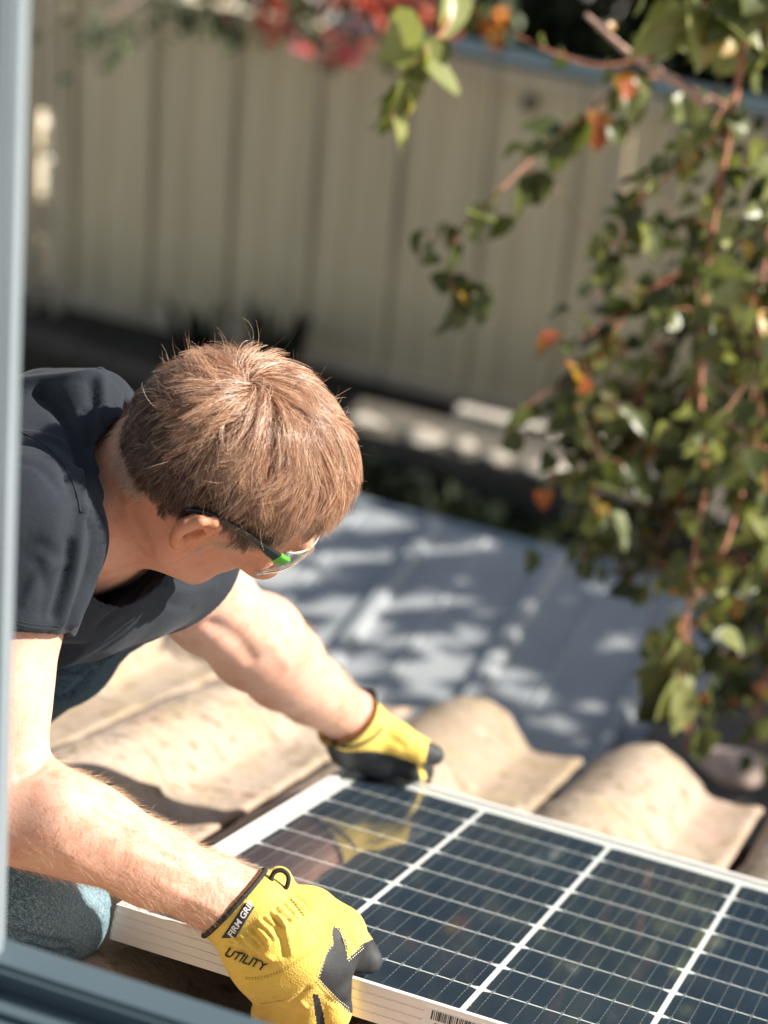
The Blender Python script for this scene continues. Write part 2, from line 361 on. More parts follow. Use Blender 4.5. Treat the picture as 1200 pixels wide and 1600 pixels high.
def build_tiles():
    NU, NV = 30, 12; rows = []; r = np.random.default_rng(21); Vs = []; Fs = []; tint = []; n = 0
    for i in range(-8, 9):
        for j in range(-4, 1):
            y1 = EAVE+j*.405+r.uniform(-.012, .012)-(0.0 if j else 0); y0 = y1-.455
            dx = r.uniform(-.004, .004); dh = r.uniform(-.003, .003); sk = r.uniform(-.006, .006)
            u = np.linspace(0, 1, NU); v = np.linspace(0, 1, NV)
            U, W_ = np.meshgrid(u, v, indexing='ij')
            rag = .006*np.sin(U*17+i*3+j)+.004*np.sin(U*41+i)                # worn lower lip
            Y = y0+(y1-y0)*W_+rag*(W_ > .99)
            X = X0+i*TP+dx+.010+U*(TP-.021)+sk*(W_-.5)
            H = HJ+tile_prof(U)+dh+.020*W_-.012+.0016*np.sin(U*9+W_*5+i)+.0012*np.sin(W_*23+U*7)
            H -= .004*np.clip((W_-.955)/.045, 0, 1)**2+.003*np.clip((.03-U)/.03, 0, 1)+.003*np.clip((U-.97)/.03, 0, 1)
            top = rf(X, Y, H).reshape(-1, 3); bot = rf(X, Y, H-.016).reshape(-1, 3)
            id_ = np.arange(NU*NV).reshape(NU, NV)
            q = lambda A, B, C, D_: np.stack([A, B, C, D_], -1).reshape(-1, 4)
            f = [q(id_[:-1, :-1], id_[1:, :-1], id_[1:, 1:], id_[:-1, 1:])]
            b = id_+NU*NV; f.append(q(b[:-1, :-1], b[:-1, 1:], b[1:, 1:], b[1:, :-1]))
            f.append(q(id_[:-1, -1], id_[1:, -1], b[1:, -1], b[:-1, -1])); f.append(q(id_[1:, 0], id_[:-1, 0], b[:-1, 0], b[1:, 0]))
            f.append(q(id_[0, 1:], id_[0, :-1], b[0, :-1], b[0, 1:])[:, ::-1]); f.append(q(id_[-1, :-1], id_[-1, 1:], b[-1, 1:], b[-1, :-1])[:, ::-1])
            Vs.append(np.vstack([top, bot])); Fs.append(np.vstack(f)+n); n += 2*NU*NV; tint.append(np.full(2*NU*NV, r.random()))
    me = mesh('roof_tiles', np.vstack(Vs), np.vstack(Fs))
    a = me.attributes.new('tint', 'FLOAT', 'POINT'); a.data.foreach_set('value', np.concatenate(tint).astype(np.float32))
    return link('roof', me, tile_mat(), house)
roof = build_tiles()
mb = MB(); mb.rbox(-2.4, 2.75, -1.25, EAVE-.06, HJ-.10, HJ-.045); mb.build('roof_deck', simple('dark_batten', (.10, .06, .045), .9, var=.3), roof)
mb = MB(); z_e = rf(0, EAVE-.06, HJ-.05)
mb.aab(-2.4, 2.75, z_e[1]-.02, z_e[1]+.01, z_e[2]-.30, z_e[2]-.03)
mb.aab(-2.4, 2.75, z_e[1]-.55, z_e[1]-.022, z_e[2]-.32, z_e[2]-.305)
mb.build('fascia', simple('fascia_paint', (.35, .30, .25), .6), roof)
mb = MB(); mb.aab(-2.4, 2.75, z_e[1]-.60, z_e[1]-.45, GZ, z_e[2]-.325); mb.build('wall', simple('render_wall', (.45, .40, .33), .9, bump=.4), house)
# upper wall and window
GREY = NM('window_paint'); GREY.p(Base__Color=GREY.ramp(GREY.noise(3, 3), [(.3, (.060, .088, .105)), (.7, (.080, .112, .130))]), Roughness=.38, Metallic=.0); GREY = GREY.m
win = MB()
YW = -1.115; ZS = .637
# bottom track seen from above: lip, channel, lip, channel
for y0, y1, z in ((YW-.026, YW, ZS), (YW-.030, YW-.026, ZS-.004), (YW-.060, YW-.030, ZS-.022), (YW-.066, YW-.060, ZS-.004), (YW-.084, YW-.066, ZS-.010), (YW-.090, YW-.084, ZS-.001), (YW-.13, YW-.090, ZS-.03), (YW-.145, YW-.13, ZS-.002)):
    win.aab(-.30, 1.9, y0, y1, ZS-.07, z)
wo = win.build('window_frame', GREY, house); bevel(wo, .0018)
jb = MB()
XJ = .095
for x0, x1, y0, y1 in ((-.30, XJ-.016, YW-.15, YW+.012), (XJ-.016, XJ-.010, YW-.10, YW+.006), (XJ-.010, XJ-.004, YW-.035, YW-.002), (XJ-.004, XJ, YW-.028, YW-.012)):
    jb.aab(x0, x1, y0, y1, ZS+.0005, 2.6)
JG = simple('jamb_paint', (.21, .25, .275), .4, var=.05)
jb.v = [v+np.stack([(v[:, 2]-.72)*.023, 0*v[:, 0], 0*v[:, 0]], 1) for v in jb.v]
bevel(jb.build('window_jamb', JG, wo), .0018)
mb = MB(); mb.aab(-.9, 2.2, YW-.20, YW-.02, .30, ZS-.072); mb.aab(-.9, -.302, YW-.20, YW-.02, ZS-.071, 2.6)
mb.build('wall', simple('render_wall_upper', (.50, .46, .40), .9, bump=.4), house)

# ================================================================== SOLAR PANEL
panel = empty('solar_panel', 'framed solar panel with dark cells lying on the tiled roof', 'solar panel', tuple(rf(.3, -.36, -.02)))
PX0, PX1, PY0, PY1, PT = -.024, 1.70, -.742, .022, .035
ALU = NM('anodised_frame'); ALU.p(Base__Color=(.80, .77, .73), Roughness=.36, Metallic=.15); ALU.bump(ALU.noise(260, 2, stretch=(.05, 1, 1)), .05, .0003); ALU = ALU.m
fr = MB()
def rail(xa, xb, ya, yb, lip, side):
    """frame rail with its lip and three shallow grooves on the outer face; side = which outer face"""
    pf = [(0, 0), (lip, 0), (lip, -.0018), (.002, -.0018), (.002, -PT+.002), (lip*1.6, -PT+.002), (lip*1.6, -PT), (0, -PT)]
    z = -PT
    for g in (.26, .50, .75):
        pf += [(0, -PT*(1-g)-PT*0-.0011), (.0009, -PT*(1-g)-.0007), (.0009, -PT*(1-g)+.0007), (0, -PT*(1-g)+.0011)]
    pf = pf[:8]+sorted(pf[8:], key=lambda q: q[1]); n = len(pf)
    V = []
    for e in (0, 1):
        for (d, h) in pf:
            if side == 'near': x, y = (xa, xb)[e], PY0+d
            elif side == 'far': x, y = (xa, xb)[e], PY1-d
            elif side == 'left': x, y = PX0+d, (ya, yb)[e]
            else: x, y = PX1-d, (ya, yb)[e]
            V.append(rf(x, y, h))
    F = [(i, (i+1) % n, n+(i+1) % n, n+i) for i in range(n)]
    fr.add(V, F)
rail(PX0, PX1, 0, 0, .0075, 'near'); rail(PX0, PX1, 0, 0, .011, 'far'); rail(0, 0, PY0+.002, PY1-.002, .009, 'left'); rail(0, 0, PY0+.002, PY1-.002, .009, 'right')
# the far and left lips stand a little proud, and the corners are closed
fr.rbox(PX0, PX0+.0018, PY0, PY0+.0018, -PT, -.0002); fr.rbox(PX0, PX0+.0018, PY1-.0018, PY1, -PT, -.0002)
fo = fr.build('frame', ALU, panel)
bk = MB(); bk.rbox(PX0+.003, PX1-.003, PY0+.003, PY1-.003, -.0062, -.0036)
bk.build('backsheet', simple('white_backsheet', (.80, .80, .78), .5, var=.02), panel)
# cells (each with chamfered corners), bus bars and solder loops
CPt, RPt = .162, .0816969
cell = MB(); bar = MB(); dots = MB()
cells_v = []
for c in range(0, 10):
    xa, xb = c*CPt+.0032, (c+1)*CPt-.0028
    for r_ in range(0, 10):
        ya = -(r_+1)*RPt+.0016; yb = -r_*RPt-.0016
        if r_ == 0: yb = -.013
        if r_ == 9: continue
        ch = .0085; cy = .0042
        pg = [(xa+ch, ya), (xb-ch, ya), (xb, ya+cy), (xb, yb-cy), (xb-ch, yb), (xa+ch, yb), (xa, yb-cy), (xa, ya+cy)]
        cell.add([rf(x, y, -.0033) for x, y in pg], [tuple(range(8))])
    for k in range(9):
        x = xa+(k+.5)*(xb-xa)/9
        bar.rbox(x-.00022, x+.00022, -9*RPt+.004, -.016, -.0033, -.00315)
        for r_ in range(1, 9):
            y = -r_*RPt; w_, l_ = .0013, .0046          # small solder loop bridging the gap
            for (x0, x1, y0, y1) in ((x-w_, x-w_+.0005, y-l_, y+l_), (x+w_-.0005, x+w_, y-l_, y+l_), (x-w_, x+w_, y-l_-.0005, y-l_), (x-w_, x+w_, y+l_, y+l_+.0005)):
                dots.rbox(x0, x1, y0, y1, -.0033, -.0030)
            for q in (-.5, -.37, -.25, -.13, .13, .25, .37):
                dots.rbox(x-.00045, x+.00045, y+q*RPt-.0008, y+q*RPt+.0008, -.0033, -.0031)
        y = -9*RPt
        for (x0, x1, y0, y1) in ((x-.0013, x-.0008, y+.002, y+.008), (x+.0008, x+.0013, y+.002, y+.008), (x-.0013, x+.0013, y+.008, y+.0085)): dots.rbox(x0, x1, y0, y1, -.0033, -.0030)
CM = NM('silicon_cell'); cn = CM.noise(5, 2); cv = CM.coord()
fing = CM.n('ShaderNodeTexWave', Vector=cv, Scale=260, _wave_type='BANDS', _bands_direction='Y').outputs['Fac']
cc = CM.mix(CM.ramp(fing, [(.80, 0.0), (1.0, .12)]), CM.ramp(cn, [(.3, (.005, .016, .034)), (.7, (.009, .026, .050))]), (.10, .13, .15))
CM.p(Base__Color=cc, Roughness=.35, Specular__IOR__Level=.6)
cell.build('cells', CM.m, panel)
bar.build('busbars', simple('silver_wire', (.13, .155, .175), .35, .2, var=.05), panel)
dots.build('solder_tabs', simple('solder', (.45, .47, .48), .4, .2, var=.05), panel)
GL = NM('panel_glass'); GL.t.nodes.remove(GL.b)
fz = GL.math('ADD', .03, GL.math('MULTIPLY', GL.math('POWER', GL.n('ShaderNodeLayerWeight', Blend=.5).outputs['Facing'], 4.6), .95)); gl = GL.n('ShaderNodeBsdfGlossy', Roughness=.035); tr = GL.n('ShaderNodeBsdfTransparent', Color=(.93, .96, .95, 1))
gb = GL.n('ShaderNodeBump', Strength=.08, Distance=.0006, Height=GL.noise(9, 2)); GL.t.links.new(gb.outputs[0], gl.inputs['Normal'])
mx = GL.n('ShaderNodeMixShader', Fac=fz); GL.t.links.new(tr.outputs[0], mx.inputs[1]); GL.t.links.new(gl.outputs[0], mx.inputs[2])
dst = GL.n('ShaderNodeBsdfDiffuse', Color=(.55, .52, .46, 1)); m2 = GL.n('ShaderNodeMixShader', Fac=GL.math('ADD', GL.math('MULTIPLY', GL.ramp(GL.noise(7, 5), [(.45, 0.0), (.85, 1.0)]), .022), GL.math('ADD', .005, GL.ramp(GL.noise(330, 1), [(.80, 0.0), (.82, .6)]))))
GL.t.links.new(mx.outputs[0], m2.inputs[1]); GL.t.links.new(dst.outputs[0], m2.inputs[2]); GL.t.links.new(m2.outputs[0], GL.o.inputs[0])
gm = MB(); gm.add([rf(x, y, -.0021) for x, y in ((PX0+.004, PY0+.004), (PX1-.004, PY0+.004), (PX1-.004, PY1-.004), (PX0+.004, PY1-.004))], [(0, 1, 2, 3)])
gm.build('glass', GL.m, panel)
# barcode sticker on the near face of the frame
bl = MB(); bx = .292; bl.rbox(bx, bx+.115, PY0-.0006, PY0-.0001, -.0255, -.004)
blo = bl.build('barcode_label', simple('label_paper', (.82, .80, .76), .6, var=.02), panel)
bb = MB(); x = bx+.008; rb = np.random.default_rng(5)
while x < bx+.078:
    wd_ = rb.choice([.0005, .0008, .0013]); bb.rbox(x, x+wd_, PY0-.0010, PY0-.0006, -.0150, -.0062); x += wd_+rb.choice([.0005, .0009, .0013])
INK = simple('black_ink', (.015, .015, .016), .6)
bb.build('barcode', INK, blo)
def text_obj(name, txt, size, mat, parent, M, extrude=.0002, bold=0.0):
    cu = bpy.data.curves.new(name, 'FONT'); cu.body = txt; cu.size = size; cu.extrude = extrude; cu.offset = bold
    cu.resolution_u = 3; o = bpy.data.objects.new(name+'_tmp', cu); scene.collection.objects.link(o)
    bpy.context.view_layer.update(); me = bpy.data.meshes.new_from_object(o); scene.collection.objects.unlink(o); bpy.data.objects.remove(o)
    if M is not None: me.transform(M)
    return me if parent is None else link(name, me, mat, parent, False)
Mx = Matrix([[EX[i], EN[i], -EY[i], rf(bx+.012, PY0-.0008, -.0215)[i]] for i in range(3)]+[[0, 0, 0, 1]])
text_obj('serial_number', '5003 1284 0792', .0058, INK, blo, Mx, .0001)
# ================================================================== LOWER PATIO ROOF
PZ = -1.0
cover = empty('patio_roof', 'grey ribbed metal patio roof below the eave, dappled with leaf shade', 'patio roof', (-1.3, 1.4, GZ))
mb = MB(); V = []; F = []; xs = []; x = -3.6
while x < .10:
    xs += [(x, 0), (x+.012, .020), (x+.034, .020), (x+.046, 0), (x+.14, .001), (x+.148, .006), (x+.156, .001)]; x += .30
ys = np.linspace(-.1, 2.22, 8)
for (x, h) in xs:
    for y in ys: V.append((x, y+.0*math.sin(x*3), PZ+h+(2.22-y)*.035-.02*max(0, -(x+.5))**2*0))
n = len(ys); k = len(xs)
F = [(i*n+j, (i+1)*n+j, (i+1)*n+j+1, i*n+j+1) for i in range(k-1) for j in range(n-1)]
mb.add(V, F); mb.add([(a, b, c-.003) for a, b, c in V], [f[::-1] for f in F])
PM = NM('grey_sheet'); a = PM.noise(2.5, 5); b = PM.noise(1.2, 3, stretch=(6, .6, 1))
PM.p(Base__Color=PM.mix(PM.ramp(b, [(.4, 0.0), (.75, .5)]), PM.ramp(a, [(.3, (.27, .29, .305)), (.7, (.37, .385, .39))]), (.15, .19, .21)), Roughness=.5)
PM.bump(PM.noise(60, 3), .1, .002)
mb.build('metal_sheet', PM.m, cover)
GRM = simple('gutter_grey', (.16, .20, .22), .5)
mb = MB(); mb.aab(-3.6, .30, 2.225, 2.30, PZ-.08, PZ-.02); mb.aab(-3.6, .30, -.12, -.08, PZ-.02, PZ+.06); bevel(mb.build('beam', GRM, cover), .004)
for x in (-3.5, -1.5, .23):
    mb = MB(); mb.aab(x-.045, x+.045, 2.228, 2.297, GZ-.05, PZ-.082); bevel(mb.build('post', GRM, cover), .004)
tag(stone(*(on := at(1145, 1195, 4.45)), .055, .55, 31, simple('fallen_rock', (.55, .42, .36), .85, var=.3, nscale=20, bump=.5)), 'pale pinkish rock lit by the sun below the end tiles', 'rock')
mb = MB(); pst = at(1150, 1212, 4.5); mb.aab(pst[0]-.20, pst[0]+.6, pst[1]-.3, pst[1]+.25, GZ-.05, pst[2]-.04)
tag(bevel(mb.build('garden_pillar', simple('dark_brick', (.09, .075, .065), .9, var=.3, bump=.5)), .01), 'dark masonry pillar under the pale rock at the right', 'pillar')
tag(stone(*at(857, 1143, 4.85), .016, .6, 5, simple('fallen_petal', (.55, .22, .14), .7)), 'small reddish fallen seed pod on the metal patio roof', 'seed pod')

# ================================================================== HEDGE AND SHRUBS (dark masses)
def bush(name, label, cat, c, rad, n, size, seed, mat=None, kind='oval', group=None, core=True, upw=0.3):
    r = np.random.default_rng(seed); root = empty(name, label, cat, (c[0], c[1], c[2]-rad[2]), group)
    v = rand_dirs(n, r); rr = r.uniform(.55, 1.0, n)**.5; ph = r.uniform(0, 6, 3)
    k = 1+.16*np.sin(v[:, 0]*5+ph[0])+.14*np.sin(v[:, 2]*6+v[:, 1]*4+ph[1])
    P = np.array(c)+v*(rr*k)[:, None]*np.array(rad)
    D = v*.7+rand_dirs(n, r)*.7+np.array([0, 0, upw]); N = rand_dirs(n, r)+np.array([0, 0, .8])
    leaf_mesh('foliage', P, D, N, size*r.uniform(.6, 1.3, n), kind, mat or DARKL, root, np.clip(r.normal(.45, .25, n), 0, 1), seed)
    mb = MB(); 
    for i in range(9):
        d = rand_dirs(1, r)[0]; d[2] = abs(d[2])*.8+.2; b = np.array([c[0], c[1], c[2]-rad[2]]); e = np.array(c)+d*np.array(rad)*.75
        mb.tube(catmull([b, (b+e)/2+d*.05, e], 5), [.014]*6+[.012]*5 if False else np.linspace(.016, .004, 11), 5)
    mb.build('stem', BARK, root, True); return root
rb = np.random.default_rng(77)
beds = [(-2.2, 4.85, .36), (-1.7, 4.75, .40), (-1.25, 4.6, .38), (-.75, 4.7, .42), (-.25, 4.6, .45), (.3, 4.5, .5), (-1.9, 4.1, .42), (-1.3, 3.95, .42), (-.7, 3.9, .42), (-.1, 3.8, .45), (.5, 3.7, .5), (.95, 4.2, .5), (.75, 2.2, .5), (.95, 2.9, .5), (.55, 1.7, .45), (1.3, 2.0, .5)]
for i, (x, y, r_) in enumerate(beds):
    nm = ['low dark leafy shrub in the shaded bed between fence and patio roof', 'low dark leafy shrub in the shaded bed between fence and patio roof']
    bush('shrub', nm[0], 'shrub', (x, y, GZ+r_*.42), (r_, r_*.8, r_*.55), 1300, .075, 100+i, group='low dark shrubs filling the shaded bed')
# strappy plants against the fence, behind the man's head
for i, (x, y, h_, lab) in enumerate([(-2.77, 6.0, .27, 'dark strappy plant against the fence, left one of the pair behind the head'), (-2.42, 5.95, .34, 'taller dark strappy plant against the fence above the man\'s hair')]):
    r = np.random.default_rng(40+i); n = 13; root = empty('strappy_plant', lab, 'plant', (x, y, GZ), 'strappy plants against the fence')
    P = np.tile([x, y, GZ], (n, 1))+r.normal(0, .02, (n, 3))*[1, 1, 0]; D = rand_dirs(n, r)*.42+np.array([0, 0, 1.0])
    leaf_mesh('foliage', P, D, rand_dirs(n, r)+[0, -1, .3], h_*r.uniform(.6, 1.15, n), 'strap', DARKL, root, r.uniform(.1, .6, n), 60+i)
# hedge behind the fence
hr = np.random.default_rng(9)
hx = [-2.6, -1.7, -.95, -.5, .4, 1.3, 2.2, 3.1]
for i, x in enumerate(hx):
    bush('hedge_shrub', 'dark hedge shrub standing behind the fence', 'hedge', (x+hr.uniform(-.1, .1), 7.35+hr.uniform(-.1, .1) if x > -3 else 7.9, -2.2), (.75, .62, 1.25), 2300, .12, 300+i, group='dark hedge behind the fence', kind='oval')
for i, x in enumerate(np.arange(-2.2, 5, 1.0)):
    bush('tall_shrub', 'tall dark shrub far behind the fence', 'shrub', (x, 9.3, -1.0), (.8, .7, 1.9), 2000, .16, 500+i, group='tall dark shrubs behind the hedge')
# bougainvillea over the fence
FLO = leaf_mat('bract', [(0, (.45, .05, .06)), (.3, (.62, .10, .05)), (.55, (.80, .22, .28)), (.8, (.85, .25, .04)), (1.0, (.90, .38, .05))], .35, .5)
FLD = leaf_mat('vine_dark', [(0, (.02, .035, .015)), (.6, (.05, .08, .03)), (1, (.12, .16, .06))], .3, .45)
def flower_spray(label, cx, cy, depth, rx, ry, n, tint, seed, nl=26):
    r = np.random.default_rng(seed); c = at(cx, cy, depth); root = empty('flower_cluster', label, 'flowers', tuple(c), 'flower clusters hanging over the fence top')
    o = r.normal(0, 1, (n, 3))*np.array([rx, rx*.6, ry]); P = c+o
    leaf_mesh('petals', P, rand_dirs(n, r)+[0, -.3, -.2], rand_dirs(n, r)+SUN, .05*r.uniform(.7, 1.2, n), 'heart', FLO, root, np.clip(r.normal(tint, .08, n), 0, 1), seed)
    o = r.normal(0, 1, (nl, 3))*np.array([rx*1.5, rx, ry*1.3]); 
    leaf_mesh('foliage', c+o+[0, .05, .02], rand_dirs(nl, r)+[0, 0, -.3], rand_dirs(nl, r)+SUN, .06*r.uniform(.7, 1.2, nl), 'oval', FLD, root, None, seed+1)
    mb = MB(); mb.tube(catmull([c, c+np.array([.05, .15, .18]), c+np.array([.12, .6, .12])], 6), .006, 5); mb.build('stem', BARK, root, True)
for a in [('red flower cluster at the left of the fence top', 425, 22, 9.0, .055, .06, 34, .12, 1), ('pink flower cluster hanging below the fence top', 545, 82, 8.9, .06, .04, 34, .5, 2),
          ('deep red flower cluster left of the yellow-green spray', 590, 10, 8.9, .09, .035, 40, .22, 3), ('orange flower cluster behind the yellow-green spray', 640, 20, 8.9, .06, .035, 30, .35, 4),
          ('bright orange flower cluster at the top edge', 722, 8, 7.6, .035, .02, 14, .95, 5), ('small orange flower cluster right of the spray', 768, 48, 7.6, .022, .02, 8, .85, 6),
          ('coral flower cluster between spray and orange flowers', 705, 45, 7.8, .03, .03, 12, .3, 7), ('tiny pink flower cluster left of the pink one', 480, 73, 8.8, .014, .012, 5, .55, 8)]:
    flower_spray(*a)
for i, (x, y, d_) in enumerate([(165, 62, 8.9), (255, 15, 9.2), (300, 8, 9.2), (480, 20, 9.2), (350, 30, 9.2)]):
    r = np.random.default_rng(800+i); n = 36; c = at(x, y, d_); root = empty('leafy_sprig', ['dark leafy sprig hanging in front of the fence at far left', 'dark leaves over the fence top left of the round cap', 'dark leaves over the fence top just above the round cap, leftmost', 'dark leaves between the red and pink flowers', 'dark leaves over the round cap on the fence'][i], 'vine', tuple(c), 'leafy sprigs over the fence top')
    P = c+r.normal(0, 1, (n, 3))*[.10, .05, .05]; leaf_mesh('foliage', P, rand_dirs(n, r)+[0, 0, -.4], rand_dirs(n, r)+SUN, .06*r.uniform(.7, 1.2, n), 'oval', FLD, root, None, 810+i)
    mb = MB(); mb.tube(catmull([c+[-.1, 0, 0], c+[0, .1, .08], c+[.1, .45, .16]], 6), .005, 5); mb.build('stem', BARK, root, True)

# ================================================================== HANGING VINE AND ITS TREE
G = 'leafy vine shoots hanging from the tree'
VD = .955                       # the vine hangs a little nearer than first measured
def px(*q): return [at(x, y, d_*VD) for x, y, d_ in q]
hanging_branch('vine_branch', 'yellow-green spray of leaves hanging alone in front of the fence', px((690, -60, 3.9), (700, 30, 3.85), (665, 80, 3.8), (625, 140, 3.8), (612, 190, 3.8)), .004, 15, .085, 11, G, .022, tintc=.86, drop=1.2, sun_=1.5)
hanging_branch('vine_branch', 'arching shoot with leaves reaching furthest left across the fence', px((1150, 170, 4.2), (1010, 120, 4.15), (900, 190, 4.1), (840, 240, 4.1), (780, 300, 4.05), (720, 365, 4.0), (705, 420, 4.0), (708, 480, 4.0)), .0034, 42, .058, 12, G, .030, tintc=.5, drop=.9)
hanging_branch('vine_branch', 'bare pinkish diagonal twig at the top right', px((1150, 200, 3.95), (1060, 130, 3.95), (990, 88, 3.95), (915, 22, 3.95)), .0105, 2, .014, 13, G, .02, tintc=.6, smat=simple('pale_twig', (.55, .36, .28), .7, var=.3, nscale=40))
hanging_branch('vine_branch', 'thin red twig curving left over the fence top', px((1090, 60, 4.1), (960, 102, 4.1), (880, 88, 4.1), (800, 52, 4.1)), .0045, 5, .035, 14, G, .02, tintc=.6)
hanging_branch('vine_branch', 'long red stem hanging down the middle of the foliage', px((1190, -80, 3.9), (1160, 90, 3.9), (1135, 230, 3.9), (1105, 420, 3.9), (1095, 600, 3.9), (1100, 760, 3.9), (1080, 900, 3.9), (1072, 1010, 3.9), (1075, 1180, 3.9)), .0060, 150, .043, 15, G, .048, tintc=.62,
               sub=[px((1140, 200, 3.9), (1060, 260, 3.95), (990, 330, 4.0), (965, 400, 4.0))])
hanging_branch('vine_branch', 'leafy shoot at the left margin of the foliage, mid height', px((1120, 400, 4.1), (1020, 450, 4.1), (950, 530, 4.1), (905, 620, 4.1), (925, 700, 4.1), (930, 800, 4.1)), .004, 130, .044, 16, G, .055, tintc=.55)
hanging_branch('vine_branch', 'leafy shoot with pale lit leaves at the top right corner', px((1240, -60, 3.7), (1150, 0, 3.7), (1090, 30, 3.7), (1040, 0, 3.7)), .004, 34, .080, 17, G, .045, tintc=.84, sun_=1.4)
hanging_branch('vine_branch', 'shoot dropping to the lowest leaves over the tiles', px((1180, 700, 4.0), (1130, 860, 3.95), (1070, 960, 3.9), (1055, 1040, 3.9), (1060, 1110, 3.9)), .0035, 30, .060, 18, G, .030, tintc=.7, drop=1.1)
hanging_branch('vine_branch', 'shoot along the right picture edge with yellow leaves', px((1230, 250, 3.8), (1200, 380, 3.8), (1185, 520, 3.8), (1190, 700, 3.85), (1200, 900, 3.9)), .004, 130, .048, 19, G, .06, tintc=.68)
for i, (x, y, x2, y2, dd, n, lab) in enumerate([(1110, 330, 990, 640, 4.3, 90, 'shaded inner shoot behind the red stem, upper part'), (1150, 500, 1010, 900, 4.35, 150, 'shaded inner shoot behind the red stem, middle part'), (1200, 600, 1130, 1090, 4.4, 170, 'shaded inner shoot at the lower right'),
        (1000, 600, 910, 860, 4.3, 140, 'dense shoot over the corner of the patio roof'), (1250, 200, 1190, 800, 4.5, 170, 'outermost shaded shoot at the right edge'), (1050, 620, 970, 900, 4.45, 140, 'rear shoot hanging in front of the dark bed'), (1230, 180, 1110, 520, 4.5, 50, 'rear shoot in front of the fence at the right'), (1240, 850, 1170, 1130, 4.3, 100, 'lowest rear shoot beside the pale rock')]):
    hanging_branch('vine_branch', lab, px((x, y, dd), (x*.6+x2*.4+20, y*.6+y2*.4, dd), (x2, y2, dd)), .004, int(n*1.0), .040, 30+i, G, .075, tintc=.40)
# the tree the vine hangs from: trunk and crown stand to the right, outside the picture, and shade the patio roof
tree = empty('shade_tree', 'leafy tree right of the yard whose crown dapples the patio roof', 'tree', (2.6, 4.2, GZ))
mb = MB(); mb.tube(catmull([(2.6, 4.2, GZ-.1), (2.55, 4.15, -1.2), (2.7, 4.0, .2), (2.65, 3.9, 1.4)], 8), np.linspace(.13, .05, 25), 12)
for e in [(1.5, 2.9, .9), (3.4, 3.2, 1.2), (2.2, 2.7, 1.6), (3.0, 4.9, 1.4), (1.7, 3.9, 1.5), (1.0, 2.1, .9), (.7, 1.8, 1.0)]:
    mb.tube(catmull([(2.62, 4.0, .2), ((2.6+e[0])/2, (4+e[1])/2, .9), e], 8), np.linspace(.045, .008, 17), 7)
mb.build('trunk', BARK, tree, True)
rt = np.random.default_rng(55)
# crown clumps placed toward the sun from the patio roof, to dapple it
ctr = np.array([[.35, 2.2, -1.0], [-.1, 2.1, -1.0], [-.7, 2.0, -1], [-.2, 1.5, -1.0], [-1.2, 1.9, -1], [-.75, 1.35, -1], [.2, 1.7, -1], [-1.6, 1.5, -1], [.35, 1.2, -1.0], [-1.1, 1.2, -1]])
P = []
for k in range(150):
    c = np.array([rt.uniform(-1.7, .35), rt.uniform(.6, 2.3), -1.0])
    if -.95 < c[0] < -.25 and rt.random() < .6: continue
    s_ = rt.uniform(1.7, 2.4); q = c+np.array([1.18, .47, .87])*s_; P.append(q+rt.normal(0, 1, (16, 3))*.070)
for k in range(8):
    q = np.array([rt.uniform(2.2, 4.2), rt.uniform(3.6, 5.4), rt.uniform(.9, 2.4)]); P.append(q+rt.normal(0, 1, (90, 3))*.24)
P = np.vstack(P); keep = np.ones(len(P), bool)
pp = project(P); keep &= ~((pp[:, 0] < 1230) & (pp[:, 0] > -200) & (pp[:, 1] > -60) & (pp[:, 1] < 1700) & ((P-CAM) @ CF > 0))
# nothing over the man, the panel or the tiles near them
t_ = (P[:, 2]-.2)/SUN[2]; hit = P-SUN*t_[:, None]; keep &= ~((hit[:, 1] < .85) & (hit[:, 0] > -1.2) & (hit[:, 0] < 1.2))
t_ = (P[:, 2]+.1)/SUN[2]; hit = P-SUN*t_[:, None]; keep &= ~((hit[:, 1] < .8) & (hit[:, 0] > -1.2) & (hit[:, 0] < 1.6))
t_ = (P[:, 2]+.32)/SUN[2]; hit = P-SUN*t_[:, None]; keep &= ~((hit[:, 1] < 1.02) & (hit[:, 0] > -1.2) & (hit[:, 0] < 1.6))
P = P[keep]; n = len(P)
leaf_mesh('crown', P, rand_dirs(n, rt)+[0, 0, -.5], rand_dirs(n, rt)+[0, 0, .8], .085*rt.uniform(.6, 1.3, n), 'heart', VINE, tree, np.clip(rt.normal(.4, .2, n), 0, .9), 91)
